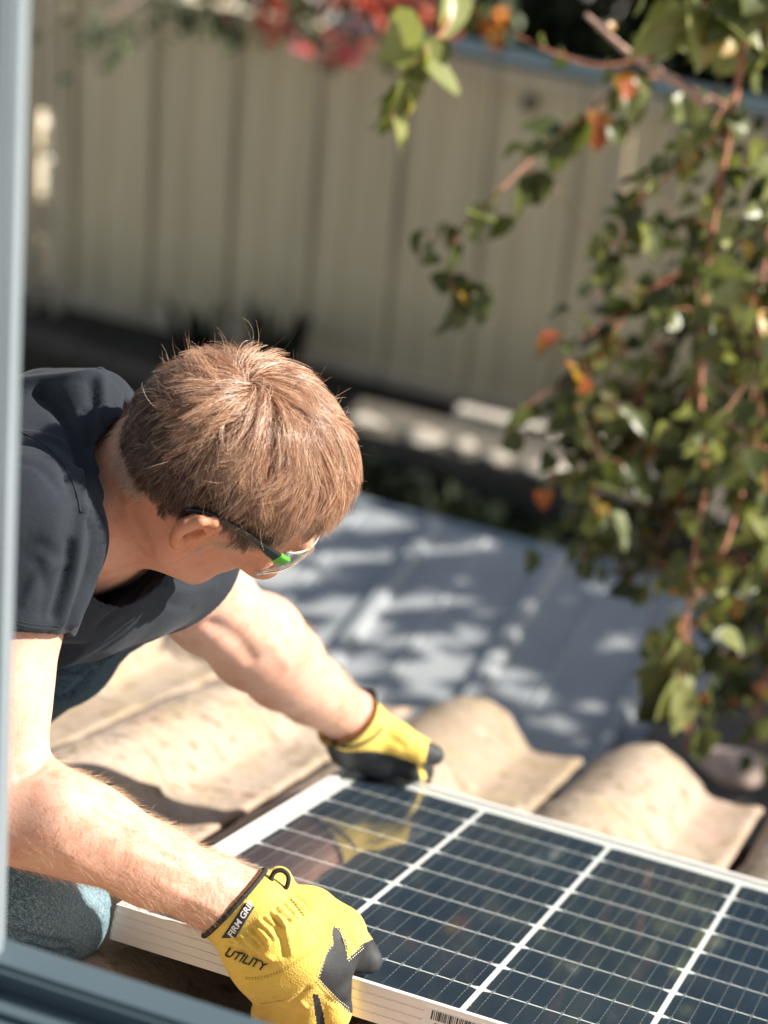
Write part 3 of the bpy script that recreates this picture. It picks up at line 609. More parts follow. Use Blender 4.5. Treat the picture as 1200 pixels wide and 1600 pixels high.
# ================================================================== IMPLICIT SURFACES (smooth unions polygonised with surface nets)
class Field:
    def __init__(s, lo, hi, step, fine=None, fstep=None):
        s.ax = []
        for a in range(3):
            v = [lo[a]]
            while v[-1] < hi[a]:
                st = step
                if fine is not None and fine[0][a]-step < v[-1] < fine[1][a]: st = fstep
                v.append(v[-1]+st)
            s.ax.append(np.array(v, dtype=np.float32))
        s.D = np.full([len(v) for v in s.ax], .05, np.float32)
    def sub(s, lo, hi):
        sl = []
        for a in range(3):
            i = max(0, np.searchsorted(s.ax[a], lo[a])-1); j = min(len(s.ax[a]), np.searchsorted(s.ax[a], hi[a])+1); sl.append(slice(i, max(i, j)))
        return tuple(sl)
    def pts(s, sl): return s.ax[0][sl[0]][:, None, None], s.ax[1][sl[1]][None, :, None], s.ax[2][sl[2]][None, None, :]
    def apply(s, fn, lo, hi, k, op='add'):
        m = .04; sl = s.sub(np.array(lo)-m, np.array(hi)+m)
        if min(x.stop-x.start for x in sl) <= 0: return s
        d = fn(*s.pts(sl)).astype(np.float32); D = s.D[sl]
        if op == 'add': h = np.clip(.5+.5*(D-d)/k, 0, 1); s.D[sl] = D*(1-h)+d*h-k*h*(1-h)
        elif op == 'sub': h = np.clip(.5-.5*(D+d)/k, 0, 1); s.D[sl] = D*(1-h)+(-d)*h+k*h*(1-h)
        elif op == 'and': h = np.clip(.5-.5*(d-D)/k, 0, 1); s.D[sl] = d*(1-h)+D*h+k*h*(1-h)
        return s
    def cone(s, a, b, ra, rb, k=.012, op='add', flat=None):
        """tapered capsule; flat=(axis, factor) stretches it along a unit axis"""
        a = np.asarray(a, float); b = np.asarray(b, float); ab = b-a; L = float(ab @ ab)+1e-12
        R = max(ra, rb)*(flat[1] if flat is not None and flat[1] > 1 else 1)
        def fn(X, Y, Z):
            px_, py_, pz_ = X-a[0], Y-a[1], Z-a[2]
            t = np.clip((px_*ab[0]+py_*ab[1]+pz_*ab[2])/L, 0, 1)
            qx, qy, qz = px_-t*ab[0], py_-t*ab[1], pz_-t*ab[2]
            if flat is not None:
                n = flat[0]; f = flat[1]; c = (qx*n[0]+qy*n[1]+qz*n[2])*(1/f-1)
                qx, qy, qz = qx+c*n[0], qy+c*n[1], qz+c*n[2]
            return np.sqrt(qx*qx+qy*qy+qz*qz)-(ra+(rb-ra)*t)
        return s.apply(fn, np.minimum(a, b)-R, np.maximum(a, b)+R, k, op)
    def chain(s, P, Rr, k=.012, op='add', flat=None):
        for i in range(len(P)-1): s.cone(P[i], P[i+1], Rr[i], Rr[i+1], k, op, flat)
        return s
    def ell(s, c, A, r, k=.012, op='add'):
        c = np.asarray(c, float); A = np.asarray(A, float); r = np.asarray(r, float); R = float(max(r))
        def fn(X, Y, Z):
            x, y, z = X-c[0], Y-c[1], Z-c[2]; q = [x*A[i][0]+y*A[i][1]+z*A[i][2] for i in range(3)]
            k0 = np.sqrt(sum((q[i]/r[i])**2 for i in range(3)))+1e-6; k1 = np.sqrt(sum((q[i]/r[i]**2)**2 for i in range(3)))+1e-6
            return k0*(k0-1)/k1
        return s.apply(fn, c-R, c+R, k, op)
    def plane(s, p, n, k, lo, hi, op='sub'):      # removes the side the normal points to
        n = np.asarray(n, float)/np.linalg.norm(n)
        return s.apply(lambda X, Y, Z: -((X-p[0])*n[0]+(Y-p[1])*n[1]+(Z-p[2])*n[2])+0*X*Y*Z, lo, hi, k, op)
    def mesh(s, smooth=2, iso=0.0):
        D = s.D-iso; S = D < 0; nx, ny, nz = D.shape
        cor = [(i, j, k) for i in (0, 1) for j in (0, 1) for k in (0, 1)]
        cnt = np.zeros((nx-1, ny-1, nz-1), np.int8)
        for i, j, k in cor: cnt += S[i:nx-1+i, j:ny-1+j, k:nz-1+k]
        I, J, K = np.nonzero((cnt > 0) & (cnt < 8)); n = len(I)
        acc = np.zeros((n, 3)); num = np.zeros(n)
        co = lambda i, j, k: np.stack([s.ax[0][I+i], s.ax[1][J+j], s.ax[2][K+k]], 1).astype(float)
        for c0 in cor:
            for a in range(3):
                if c0[a] == 1: continue
                c1 = list(c0); c1[a] = 1
                d0 = D[I+c0[0], J+c0[1], K+c0[2]]; d1 = D[I+c1[0], J+c1[1], K+c1[2]]; m = (d0 < 0) != (d1 < 0)
                t = np.where(m, d0/(d0-d1+1e-12), 0)[:, None]; p = co(*c0)*(1-t)+co(*c1)*t
                acc[m] += p[m]; num[m] += 1
        V = acc/num[:, None]
        idx = np.full((nx-1, ny-1, nz-1), -1, np.int32); idx[I, J, K] = np.arange(n)
        F = []
        for a in range(3):
            sh = [slice(None)]*3; sh2 = [slice(None)]*3; sh[a] = slice(0, -1); sh2[a] = slice(1, None)
            d0 = S[tuple(sh)]; d1 = S[tuple(sh2)]; x, y, z = np.nonzero(d0 != d1); ins = d0[x, y, z]
            P = np.stack([x, y, z], 1); b, c = [q for q in range(3) if q != a]
            ok = (P[:, b] > 0) & (P[:, c] > 0) & (P[:, b] < D.shape[b]-1) & (P[:, c] < D.shape[c]-1); P = P[ok]; ins = ins[ok]
            def g(db, dc):
                q = P.copy(); q[:, b] -= db; q[:, c] -= dc; return idx[q[:, 0], q[:, 1], q[:, 2]]
            q = np.stack([g(1, 1), g(0, 1), g(0, 0), g(1, 0)], 1); flip = ins if a != 1 else ~ins
            q[~flip] = q[~flip][:, ::-1]; F.append(q)
        F = np.vstack(F); F = F[(F >= 0).all(1)]
        E = np.vstack([F[:, [0, 1]], F[:, [1, 2]], F[:, [2, 3]], F[:, [3, 0]]]); E.sort(1)
        E = np.unique(E, axis=0)
        deg = np.bincount(E.ravel(), minlength=n).astype(float)[:, None]+1e-9
        for it in range(smooth):
            for lam in (.55, -.45):
                A_ = np.stack([np.bincount(E[:, 0], V[E[:, 1], a], n)+np.bincount(E[:, 1], V[E[:, 0], a], n) for a in range(3)], 1)/deg
                V = V+lam*(A_-V)
        return V, F
def vnormals(V, F):
    n = np.cross(V[F[:, 2]]-V[F[:, 0]], V[F[:, 3]]-V[F[:, 1]]); N = np.zeros_like(V)
    for k in range(4):
        for a in range(3): N[:, a] += np.bincount(F[:, k], n[:, a], len(V))
    return N/(np.linalg.norm(N, axis=1)[:, None]+1e-12)
def bvh_of(V, F): return BVHTree.FromPolygons([tuple(v) for v in V], [tuple(f) for f in F.tolist()])
def cast(bvh, x, y, off=0.0):
    """where the line of sight through (x, y) meets a surface; off lifts the point off it"""
    o = Vector(CAM); d = Vector(at(x, y, 1.0)-CAM).normalized(); h, n, i, t = bvh.ray_cast(o, d)
    if h is None: return None
    if n.dot(d) > 0: n = -n
    return np.array(h+n*off)
def seg_dist(V, P):
    best = np.full(len(V), 1e9)
    for a, b in zip(P[:-1], P[1:]):
        ab = b-a; t = np.clip(((V-a) @ ab)/(ab @ ab+1e-12), 0, 1); d = np.linalg.norm(V-(a+t[:, None]*ab), axis=1); best = np.minimum(best, d)
    return best
def folds(V, F, lst):
    """raise (or sink) soft creases along polylines drawn on the surface: [(points, width, height), ...]"""
    bv = bvh_of(V, F); N = vnormals(V, F); O = np.zeros(len(V))
    for pts_, wd, hh in lst:
        P = [cast(bv, *q) for q in catmull([(a, b, 0) for a, b in pts_], 4)[:, :2]]; P = [p for p in P if p is not None]
        if len(P) < 2: continue
        P = np.array(P); keep = [0]
        for i in range(1, len(P)):
            if np.linalg.norm(P[i]-P[keep[-1]]) < .06: keep.append(i)
        P = P[keep]
        if len(P) < 2: continue
        lo = P.min(0)-3*wd; hi = P.max(0)+3*wd; m = ((V > lo) & (V < hi)).all(1)
        t = seg_dist(V[m], P); e = np.linalg.norm(P[0]-P[-1])
        O[m] += hh*np.exp(-(t/wd)**2)
    return V+N*O[:, None]
def inpoly(q, poly):
    x, y = q[:, 0], q[:, 1]; c = np.zeros(len(q), bool); n = len(poly)
    for i in range(n):
        x1, y1 = poly[i]; x2, y2 = poly[(i+1) % n]
        m = ((y1 > y) != (y2 > y)) & (x < (x2-x1)*(y-y1)/(y2-y1+1e-12)+x1); c ^= m
    return c
def stitches(mb, bvh, line, off=.0003, dash=.0019, gap=.0012, rad=.00032, side=0.0):
    P = catmull([(a, b, 0) for a, b in line], 14)[:, :2]
    Q = [cast(bvh, x, y, off) for x, y in P]; Q = [q for q in Q if q is not None]
    if len(Q) < 3: return
    Q = np.array(Q); L = np.concatenate([[0], np.cumsum(np.linalg.norm(np.diff(Q, axis=0), axis=1))])
    s_ = 0
    while s_+dash < L[-1]:
        a, m_, b = [np.array([np.interp(s_+f*dash, L, Q[:, k]) for k in range(3)]) for f in (0, .5, 1)]
        mb.tube([a, m_, b], [rad*.6, rad, rad*.6], 5); s_ += dash+gap
def cord(mb, bvh, line, rad, off=.0, n=8, close=False):
    P = catmull([(a, b, 0) for a, b in line], 8)[:, :2]; Q = [cast(bvh, x, y, off) for x, y in P]; Q = np.array([q for q in Q if q is not None])
    if len(Q) > 2:
        for _ in range(2): Q[1:-1] = (Q[:-2]+2*Q[1:-1]+Q[2:])/4
        mb.tube(Q, rad, n)
    return Q
def wrap_text(txt, size, ox, oy, ang, bvh, off, bold=0.0, shear=0.0):
    """lettering laid on a surface: glyph outlines projected onto the cloth"""
    cu = bpy.data.curves.new('t', 'FONT'); cu.body = txt; cu.size = 1.0; cu.resolution_u = 3; cu.offset = bold; cu.shear = shear
    o = bpy.data.objects.new('t', cu); scene.collection.objects.link(o); bpy.context.view_layer.update()
    me = bpy.data.meshes.new_from_object(o); scene.collection.objects.unlink(o); bpy.data.objects.remove(o)
    import bmesh
    bm = bmesh.new(); bm.from_mesh(me); bmesh.ops.triangulate(bm, faces=bm.faces[:])
    for _ in range(3): bmesh.ops.subdivide_edges(bm, edges=[e for e in bm.edges if e.calc_length() > .12], cuts=1)
    bmesh.ops.triangulate(bm, faces=bm.faces[:]); bm.to_mesh(me); bm.free()
    V = np.array([v.co for v in me.vertices]); F = [tuple(p.vertices) for p in me.polygons]; wdt = V[:, 0].max()
    c, s_ = math.cos(ang), math.sin(ang); out = []; h0 = None
    for x, y, _ in V:
        X = x*size; Y = y*size; qx = ox+X*c-Y*(-s_)*1.0*0-Y*(-s_)*0+Y*s_; qy = oy+X*s_-Y*c
        h = cast(bvh, qx, qy, off); 
        if h is None: h = h0
        h0 = h; out.append(h)
    return np.array(out), F, wdt*size

def rim(bvh, cut, nrm, axis_p, axis_d, rad, inset=.003, n=40, reach=.09):
    """cord round the open end of a cuff"""
    t = ((cut-axis_p) @ nrm)/(axis_d @ nrm); c = axis_p+axis_d*t-nrm*inset; a = np.cross(nrm, [0, 0, 1.0]); a /= np.linalg.norm(a); b = np.cross(nrm, a); Q = []
    for k in range(n+1):
        th = 2*PI*k/n; d = a*math.cos(th)+b*math.sin(th); h = bvh.ray_cast(Vector(c+d*reach), Vector(-d))[0]
        if h is not None and (Vector(h)-Vector(c)).length > .02: Q.append(np.array(h))
    mb = MB(); Q = np.array(Q)
    for _ in range(2): Q = (np.roll(Q, 1, 0)+2*Q+np.roll(Q, -1, 0))/4
    mb.tube(np.vstack([Q, Q[:1]]), rad, 8, cap=False); return mb, Q
# ================================================================== THE MAN
man = empty('person', 'man in a navy t-shirt and jeans kneeling on the tiles, bent over the solar panel', 'person', tuple(on_roof(-150, 1300, -.05)))
def cv(x, y, z): return x*CR+y*CU-z*CF            # camera-frame direction -> world
HF = cv(.77, -.535, -.343); HF /= np.linalg.norm(HF); HU = cv(.62, .52, .58); HU -= HF*(HU @ HF); HU /= np.linalg.norm(HU); HR = np.cross(HF, HU)
_b, _a = math.radians(15), math.radians(8)
HF = HF*math.cos(_b)-HR*math.sin(_b); HR = np.cross(HF, HU); HR /= np.linalg.norm(HR)
HF, HU = HF*math.cos(_a)-HU*math.sin(_a), HU*math.cos(_a)+HF*math.sin(_a)
HC_ = at(359, 734, 2.20)
HA = np.array([HF, HR, HU])
def hp(f, r, u): return HC_+f*HF+r*HR+u*HU
# joints
NB = at(118, 800, 2.29)
S1, E1, W1 = at(36, 835, 2.14), at(6, 1262, 2.12), at(384, 1417, 2.208)
S2, E2, W2 = at(262, 868, 2.45), at(399, 1005, 2.68), at(548, 1122, 2.915)
T1, T2, PV = at(30, 800, 2.34), at(-220, 850, 2.42), at(-470, 960, 2.48)
SH = (S2-S1)/np.linalg.norm(S2-S1)
lo = np.min([hp(.14, 0, 0), hp(-.14, 0, .14), S1-.09, E1-.06, W2-.06, PV-.16, hp(0, .1, 0)], 0)-.03
hi = np.max([hp(.14, 0, 0), hp(0, 0, .14), hp(0, -.1, .1), S2+.08, W2+.06, W1+.06, PV+.16], 0)+.03
hlo = HC_-np.array([.135, .135, .15]); hhi = HC_+np.array([.14, .135, .14])
B = Field(lo, hi, .0042, (hlo, hhi), .0018)
B.ell(hp(-.012, 0, .020), HA, (.102, .077, .090), .01)                       # cranium
B.ell(hp(.042, 0, -.002), HA, (.052, .064, .060), .02)                       # brow and forehead
B.ell(hp(.040, 0, -.060), HA, (.050, .052, .060), .02)                       # cheeks
B.cone(hp(-.012, .046, -.070), hp(.058, .018, -.112), .020, .018, .02)       # jaw, right and left
B.cone(hp(-.012, -.046, -.070), hp(.058, -.018, -.112), .020, .018, .02)
B.ell(hp(.070, 0, -.108), HA, (.020, .020, .016), .015)                      # chin
B.cone(hp(.088, .010, .004), hp(.086, .046, .006), .012, .010, .012); B.cone(hp(.088, -.010, .004), hp(.086, -.046, .006), .012, .010, .012)
for s_ in (1, -1):
    B.ell(hp(.096, s_*.032, -.014), HA, (.016, .016, .012), .010, 'sub')     # eye sockets
    B.ell(hp(.080, s_*.032, -.014), HA, (.0125, .013, .0125), .003)          # eyeballs under lids
    B.ell(hp(.072, s_*.048, -.036), HA, (.022, .018, .018), .014)            # cheekbones
B.chain([hp(.090, 0, .000), hp(.104, 0, -.022), hp(.116, 0, -.040)], (.008, .009, .0105), .010)
for s_ in (1, -1): B.ell(hp(.105, s_*.012, -.044), HA, (.010, .007, .007), .006)
B.cone(hp(.098, -.018, -.068), hp(.098, .018, -.068), .0045, .0045, .006); B.cone(hp(.096, -.016, -.077), hp(.096, .016, -.077), .0052, .0052, .006)
B.cone(hp(.104, -.022, -.0725), hp(.104, .022, -.0725), .0014, .0014, .003, 'sub')
# neck
B.cone(hp(-.030, 0, -.045), NB, .055, .058, .03); B.cone(hp(-.045, 0, .0), at(90, 760, 2.35), .043, .045, .03)
B.cone(hp(.015, .018, -.085), at(150, 835, 2.28), .026, .028, .03); B.cone(hp(-.010, .055, -.045), at(165, 790, 2.21), .013, .013, .016)
# ears
for s_ in (1, -1):
    e = lambda f, r, u: hp(-.032+f*.86, s_*(.0735+r*.86), -.016+u*.86)
    B.cone(e(.008, -.006, -.012), e(.004, .004, .012), .010, .010, .006)
    B.chain([e(.014, .004, .006), e(.010, .011, .024), e(-.004, .017, .033), e(-.018, .020, .028), e(-.024, .019, .012), e(-.018, .014, -.006), e(-.008, .010, -.020), e(.002, .006, -.027), e(.008, .003, -.022)],
            (.0036, .0040, .0044, .0044, .0042, .0040, .0056, .0070, .0050), .004)
    B.chain([e(-.002, .008, .020), e(-.014, .012, .012), e(-.012, .010, -.004)], (.0042, .0046, .0040), .006)
    B.chain([e(-.018, .013, .020), e(-.020, .013, .004), e(-.012, .008, -.014)], (.0055, .0055, .005), .005)
    B.ell(e(.000, .015, -.001), HA, (.0095, .012, .0115), .003, 'sub')
    B.ell(e(-.006, .016, .024), HA, (.009, .0045, .0035), .003, 'sub')
    B.ell(e(.012, .002, -.006), HA, (.0045, .006, .006), .004)
# trunk
B.cone(NB, T1, .070, .085, .03); B.cone(T1, T2, .100, .105, .04, flat=(SH, 1.45)); B.cone(T2, PV, .100, .11, .04, flat=(SH, 1.35))
B.cone(NB, S1, .050, .058, .04); B.cone(NB, S2, .050, .054, .04)
# near arm
U1 = at(-6, 1080, 2.125)
B.chain([S1, U1, E1], (.058, .046, .0425), .02)
B.chain([E1, at(60, 1275, 2.125), at(125, 1297, 2.14), at(238, 1352, 2.17), at(330, 1393, 2.195), W1, at(440, 1455, 2.20)], (.044, .0445, .0415, .0355, .0315, .0305, .030), .018)
B.cone(at(95, 1262, 2.10), at(190, 1312, 2.135), .026, .022, .03)
# far arm
B.chain([S2, at(330, 950, 2.56), E2, at(443, 1045, 2.76), at(485, 1077, 2.83), W2, at(580, 1160, 2.95)], (.058, .049, .0515, .0455, .0385, .0315, .030), .02)
B.cone(at(415, 985, 2.68), at(450, 1020, 2.75), .030, .026, .03)
# hands (inside the gloves)
for (wr, pts_) in ((W1, [(455, 1470, 2.20), (470, 1500, 2.195)]), (W2, [(585, 1165, 2.95), (600, 1180, 2.965)])):
    B.chain([wr]+[at(*q) for q in pts_], (.028, .026, .022), .01)
BV, BF = B.mesh(3)
# fine anatomy: elbow crease and tendons, a soft vein
BV = folds(BV, BF, [([(66, 1196), (50, 1206), (30, 1214)], .0035, -.0026), ([(60, 1180), (40, 1196)], .005, .002), ([(330, 975), (372, 1000), (395, 1032)], .010, -.004), ([(420, 1000), (450, 1040)], .008, .0022),
                    ([(150, 1260), (220, 1300), (290, 1345)], .0045, .0022), ([(250, 1380), (300, 1405), (345, 1428)], .004, .0016), ([(200, 1330), (260, 1352), (330, 1378)], .0035, .0012), ([(310, 1345), (350, 1365)], .003, .0012), ([(100, 1330), (150, 1365), (210, 1395)], .008, .0018), ([(352, 1405), (385, 1425)], .004, -.0010),
                    ([(205, 800), (235, 860)], .006, -.0015), ([(190, 720), (185, 800)], .006, -.0012)])
bme = mesh('body', BV, BF)
BN = vnormals(BV, BF); hl = (BV-HC_) @ HA.T
def hair_line(f):        # lowest point of the hair above each position along the head
    return np.interp(f, [-.13, -.098, -.080, -.058, -.045, -.025, .0, .010, .028, .045, .058, .075, .088, .12], [-.066, -.062, -.054, -.030, -.002, .008, .008, -.004, -.006, .010, .020, .032, .040, .044])
sc_ = np.clip((hl[:, 2]-hair_line(hl[:, 0])-.008)/.012, 0, 1)*(np.linalg.norm(hl, axis=1) < .14)*((hl[:, 0] > -.13))
ear_zone = (np.abs(hl[:, 1]) > .074) & (hl[:, 2] < .03) & (np.abs(hl[:, 0]+.032) < .034); sc_[ear_zone] = 0
red = np.exp(-((np.abs(hl[:, 1])-.085)/.012)**2)*(np.linalg.norm(hl, axis=1) < .13)*.5
a = bme.attributes.new('scalp', 'FLOAT', 'POINT'); a.data.foreach_set('value', sc_.astype(np.float32))
a = bme.attributes.new('flush', 'FLOAT', 'POINT'); 
neckz = np.clip(1-np.linalg.norm(BV-HC_, axis=1)/.26, 0, 1); a.data.foreach_set('value', np.clip(neckz*1.1+red*.5, 0, 1).astype(np.float32))
SK = NM('skin'); n1 = SK.noise(9, 4); n2 = SK.noise(60, 4); n3 = SK.noise(420, 2)
fl = SK.n('ShaderNodeAttribute', _attribute_name='flush').outputs['Fac']; sp = SK.n('ShaderNodeAttribute', _attribute_name='scalp').outputs['Fac']
c = SK.mix(fl, SK.ramp(n1, [(.3, (.62, .34, .245)), (.7, (.70, .43, .33))]), SK.ramp(n1, [(.3, (.56, .215, .105)), (.7, (.62, .27, .14))]))
c = SK.mix(SK.ramp(n2, [(.48, 0.0), (.75, .55)]), c, (.56, .20, .11)); c = SK.mix(SK.ramp(n3, [(.60, 0.0), (.70, .30)]), c, (.36, .14, .07))
c = SK.mix(sp, c, (.10, .055, .035))
SK.p(Base__Color=c, Roughness=.54, Specular__IOR__Level=.42, Subsurface__Weight=.12, Subsurface__Radius=(.9, .35, .2), Subsurface__Scale=.006)
b1 = SK.bump(n3, .35, .0008); b2 = SK.bump(n2, .4, .0018, b1); vor = SK.n('ShaderNodeTexVoronoi', Vector=SK.coord(), Scale=650); SK.bump(vor.outputs['Distance'], .14, .0004, b2)
body = link('body', bme, SK.m, man)
BB = bvh_of(BV, BF)

# ---- hair ----------------------------------------------------------------
def scalp_surface(d):
    """point on the hairy skull in direction d (head frame)"""
    c0 = np.array([-.012, 0, .020]); r0 = np.array([.1035, .0785, .0915]); t = 1/np.sqrt(((d/r0)**2).sum(1)); p = c0+d*t[:, None]
    n = (p-c0)/r0**2; return p, n/np.linalg.norm(n, axis=1)[:, None]
def make_hair(name, P, mat, parent, rad):
    n, k, _ = P.shape; hc = bpy.data.hair_curves.new(name); hc.add_curves([k]*n)
    hc.attributes['position'].data.foreach_set('vector', P.astype(np.float32).ravel())
    ra = hc.attributes.get('radius') or hc.attributes.new('radius', 'FLOAT', 'POINT')
    tp = np.linspace(1, .25, k)[None, :]*np.asarray(rad).reshape(-1, 1)*np.ones((n, 1)); ra.data.foreach_set('value', tp.astype(np.float32).ravel())
    o = bpy.data.objects.new(name, hc); scene.collection.objects.link(o); hc.materials.append(mat); o.parent = parent; o.matrix_parent_inverse = parent_inv(parent); return o
r = np.random.default_rng(12)
N0 = 80000; d = rand_dirs(N0, r); p0, n0 = scalp_surface(d); f, rr_, u = p0.T
side = np.clip((np.abs(rr_)-.03)/.045, 0, 1)
keep = u > hair_line(f)+r.normal(0, .0025, N0)+(np.abs(rr_) > .06)*(.0)
keep &= ~((f > .05) & (u < .030+(.075-np.abs(rr_))*.1)); p0, n0 = p0[keep], n0[keep]; f, rr_, u = p0.T; n = len(p0)
WH = np.array([-.068, -.004, .098])
v = p0-WH; v -= n0*(v*n0).sum(1)[:, None]; dist = np.linalg.norm(v, axis=1); v /= dist[:, None]+1e-6
swirl = np.cross(n0, v); back = np.clip((-f-.02)/.07, 0, 1); frontness = np.clip((f+.03)/.08, 0, 1)
fw_ = np.array([1, .15, -.12]); fwt = fw_-n0*(n0 @ fw_)[:, None]; fwt /= np.linalg.norm(fwt, axis=1)[:, None]+1e-6
dn = np.array([.35, 0, -1.0]); dnt = dn-n0*(n0 @ dn)[:, None]; dnt /= np.linalg.norm(dnt, axis=1)[:, None]+1e-6
whirl = np.exp(-(dist/.035)**2)
# clumps: strands share the lean of a nearby guide
gid = r.normal(size=(700, 3)); gp, gn = scalp_surface(gid/np.linalg.norm(gid, axis=1)[:, None]); near = np.zeros(n, int)
for i in range(0, n, 6000): near[i:i+6000] = ((p0[i:i+6000, None]-gp[None])**2).sum(2).argmin(1)
gj = r.normal(0, 1, (700, 3)); glen = r.uniform(.65, 1.25, 700); glift = r.normal(0, .10, 700)
sidew = np.clip((np.abs(rr_)-.035)/.035, 0, 1)*np.clip((.085-u)/.05, 0, 1)
dir0 = v*1.0+swirl*(.55+.6*whirl)[:, None]+fwt*(.75*frontness+.35*sidew)[:, None]+dnt*(.9*sidew)[:, None]+gj[near]*.42+r.normal(0, .13, (n, 3))
dir0 -= n0*(dir0*n0).sum(1)[:, None]; dir0 /= np.linalg.norm(dir0, axis=1)[:, None]
top = np.clip((u-.035)/.06, 0, 1)
LEN = (.022+.030*top+.024*frontness*top+.010*np.clip((f-.05)/.04, 0, 1))*(1-.45*np.clip((.0-u)/.05, 0, 1))*glen[near]*r.uniform(.55, 1.15, n)
lift = (.42+.25*top)*np.clip(1+r.normal(0, .22, n), .3, 2)+glift[near]
K = 9; pts_ = np.zeros((n, K, 3)); p = p0.copy(); dd = dir0+n0*lift[:, None]; dd /= np.linalg.norm(dd, axis=1)[:, None]
grav = HA @ np.array([0, 0, -1.0]); c0 = np.array([-.012, 0, .020]); r0 = np.array([.1035, .0785, .0915])
for k in range(K):
    pts_[:, k] = p; q = (p-c0); nn = q/r0**2; nn /= np.linalg.norm(nn, axis=1)[:, None]
    lvl = np.sqrt(((q/r0)**2).sum(1)); h_ = (lvl-1)*.088
    tgt = .007+.009*top*(k/K+.3)+.003*frontness+.008*back
    dd = dd-nn*(.55*np.clip((dd*nn).sum(1)+ (h_-tgt)*28, -.6, 1.2))[:, None]+grav*.05+gj[near]*.03+r.normal(0, .025, (n, 3))
    dd /= np.linalg.norm(dd, axis=1)[:, None]; p = p+dd*(LEN/(K-1))[:, None]
    q = (p-c0); lvl = np.sqrt(((q/r0)**2).sum(1)); low = lvl < 1.015; p[low] = c0+q[low]/lvl[low][:, None]*1.015
ng = 2600; gi = r.choice(n, ng, replace=False); own = np.zeros(n, int)
for i in range(0, n, 4000): own[i:i+4000] = ((p0[i:i+4000, None]-p0[gi][None])**2).sum(2).argmin(1)
Gp = pts_[gi][own]; wcl = (np.linspace(0, 1, K)**1.3)[None, :, None]*(.35+.5*r.random(ng)[own])[:, None, None]
pts_ = pts_+wcl*(Gp-pts_)+wcl*r.normal(0, .0012, (n, 1, 3))
W_ = HC_+pts_ @ HA
HM = NM('hair'); info = HM.n('ShaderNodeHairInfo')
hcol = HM.ramp(info.outputs['Random'], [(0, (.15, .058, .030)), (.30, (.34, .150, .082)), (.60, (.62, .33, .19)), (.84, (.88, .60, .39)), (1, (.95, .84, .68))])
HM.p(Base__Color=hcol, Roughness=.30, Specular__IOR__Level=.75)
HD = NM('side_hair'); info = HD.n('ShaderNodeHairInfo')  # darker strands paint the shade on the sides and nape
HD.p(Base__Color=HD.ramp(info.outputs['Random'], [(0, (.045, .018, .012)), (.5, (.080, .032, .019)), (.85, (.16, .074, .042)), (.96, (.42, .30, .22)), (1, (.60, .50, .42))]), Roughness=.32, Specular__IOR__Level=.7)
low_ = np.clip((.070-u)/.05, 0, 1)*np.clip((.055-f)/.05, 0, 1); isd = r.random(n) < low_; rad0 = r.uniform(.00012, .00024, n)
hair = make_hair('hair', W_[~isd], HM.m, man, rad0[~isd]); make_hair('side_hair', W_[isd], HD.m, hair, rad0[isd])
# loose fly-away hairs standing off the crown and the outline
sel = r.choice(np.nonzero((u > .02))[0], 420); P0 = p0[sel]; N_ = n0[sel]; m_ = len(sel)
D_ = N_*.75+dir0[sel]*.5+r.normal(0, .35, (m_, 3)); D_ /= np.linalg.norm(D_, axis=1)[:, None]; L_ = r.uniform(.018, .038, m_)*(1+1.0*np.exp(-((P0-WH)**2).sum(1)/.03**2)); cur = r.normal(0, .25, (m_, 3))
Q = np.zeros((m_, 12, 3)); p = P0.copy()
for k in range(12): Q[:, k] = p; p = p+D_*(L_/11)[:, None]; D_ = D_+cur*.35; D_ /= np.linalg.norm(D_, axis=1)[:, None]
make_hair('stray_hair', HC_+Q @ HA, HM.m, hair, np.full(m_, .00015))
# sideburn and brows
def patch_hair(name, c, axes, n, L, dirv, mat, seed, rad=.00010, bvh=None, par=None):
    r = np.random.default_rng(seed); out = []
    for i in range(n):
        q = np.array(c)+axes[0]*r.normal()*1.0+axes[1]*r.normal()*1.0; h, nn, _, dd_ = BB.find_nearest(Vector(q))
        if h is None: continue
        h = np.array(h); nn = np.array(nn); dv = dirv+r.normal(0, .35, 3); dv -= nn*(dv @ nn)*.8; dv /= np.linalg.norm(dv); dv = dv+nn*.35; l_ = L*r.uniform(.6, 1.3)
        out.append([h+dv*l_*t+nn*(-.15*l_*t*t) for t in np.linspace(0, 1, 5)])
    return make_hair(name, np.array(out), mat, par or hair, np.full(len(out), rad))
GH = NM('greying_hair'); GH.p(Base__Color=(.62, .47, .36), Roughness=.4); GH = GH.m
patch_hair('sideburn', hp(.016, .076, -.030), (HF*.009, HU*.012), 420, .010, -HU+.3*HF, GH, 5)
for s_ in (1, -1): patch_hair('eyebrow', hp(.094, s_*.034, .008), (HR*.011, HU*.002), 160, .009, s_*HR-.2*HU, GH, 6+s_)
patch_hair('nape_hair', hp(-.085, .02, -.045), (HR*.030, HU*.008), 700, .012, -HU-.2*HF, GH, 9)
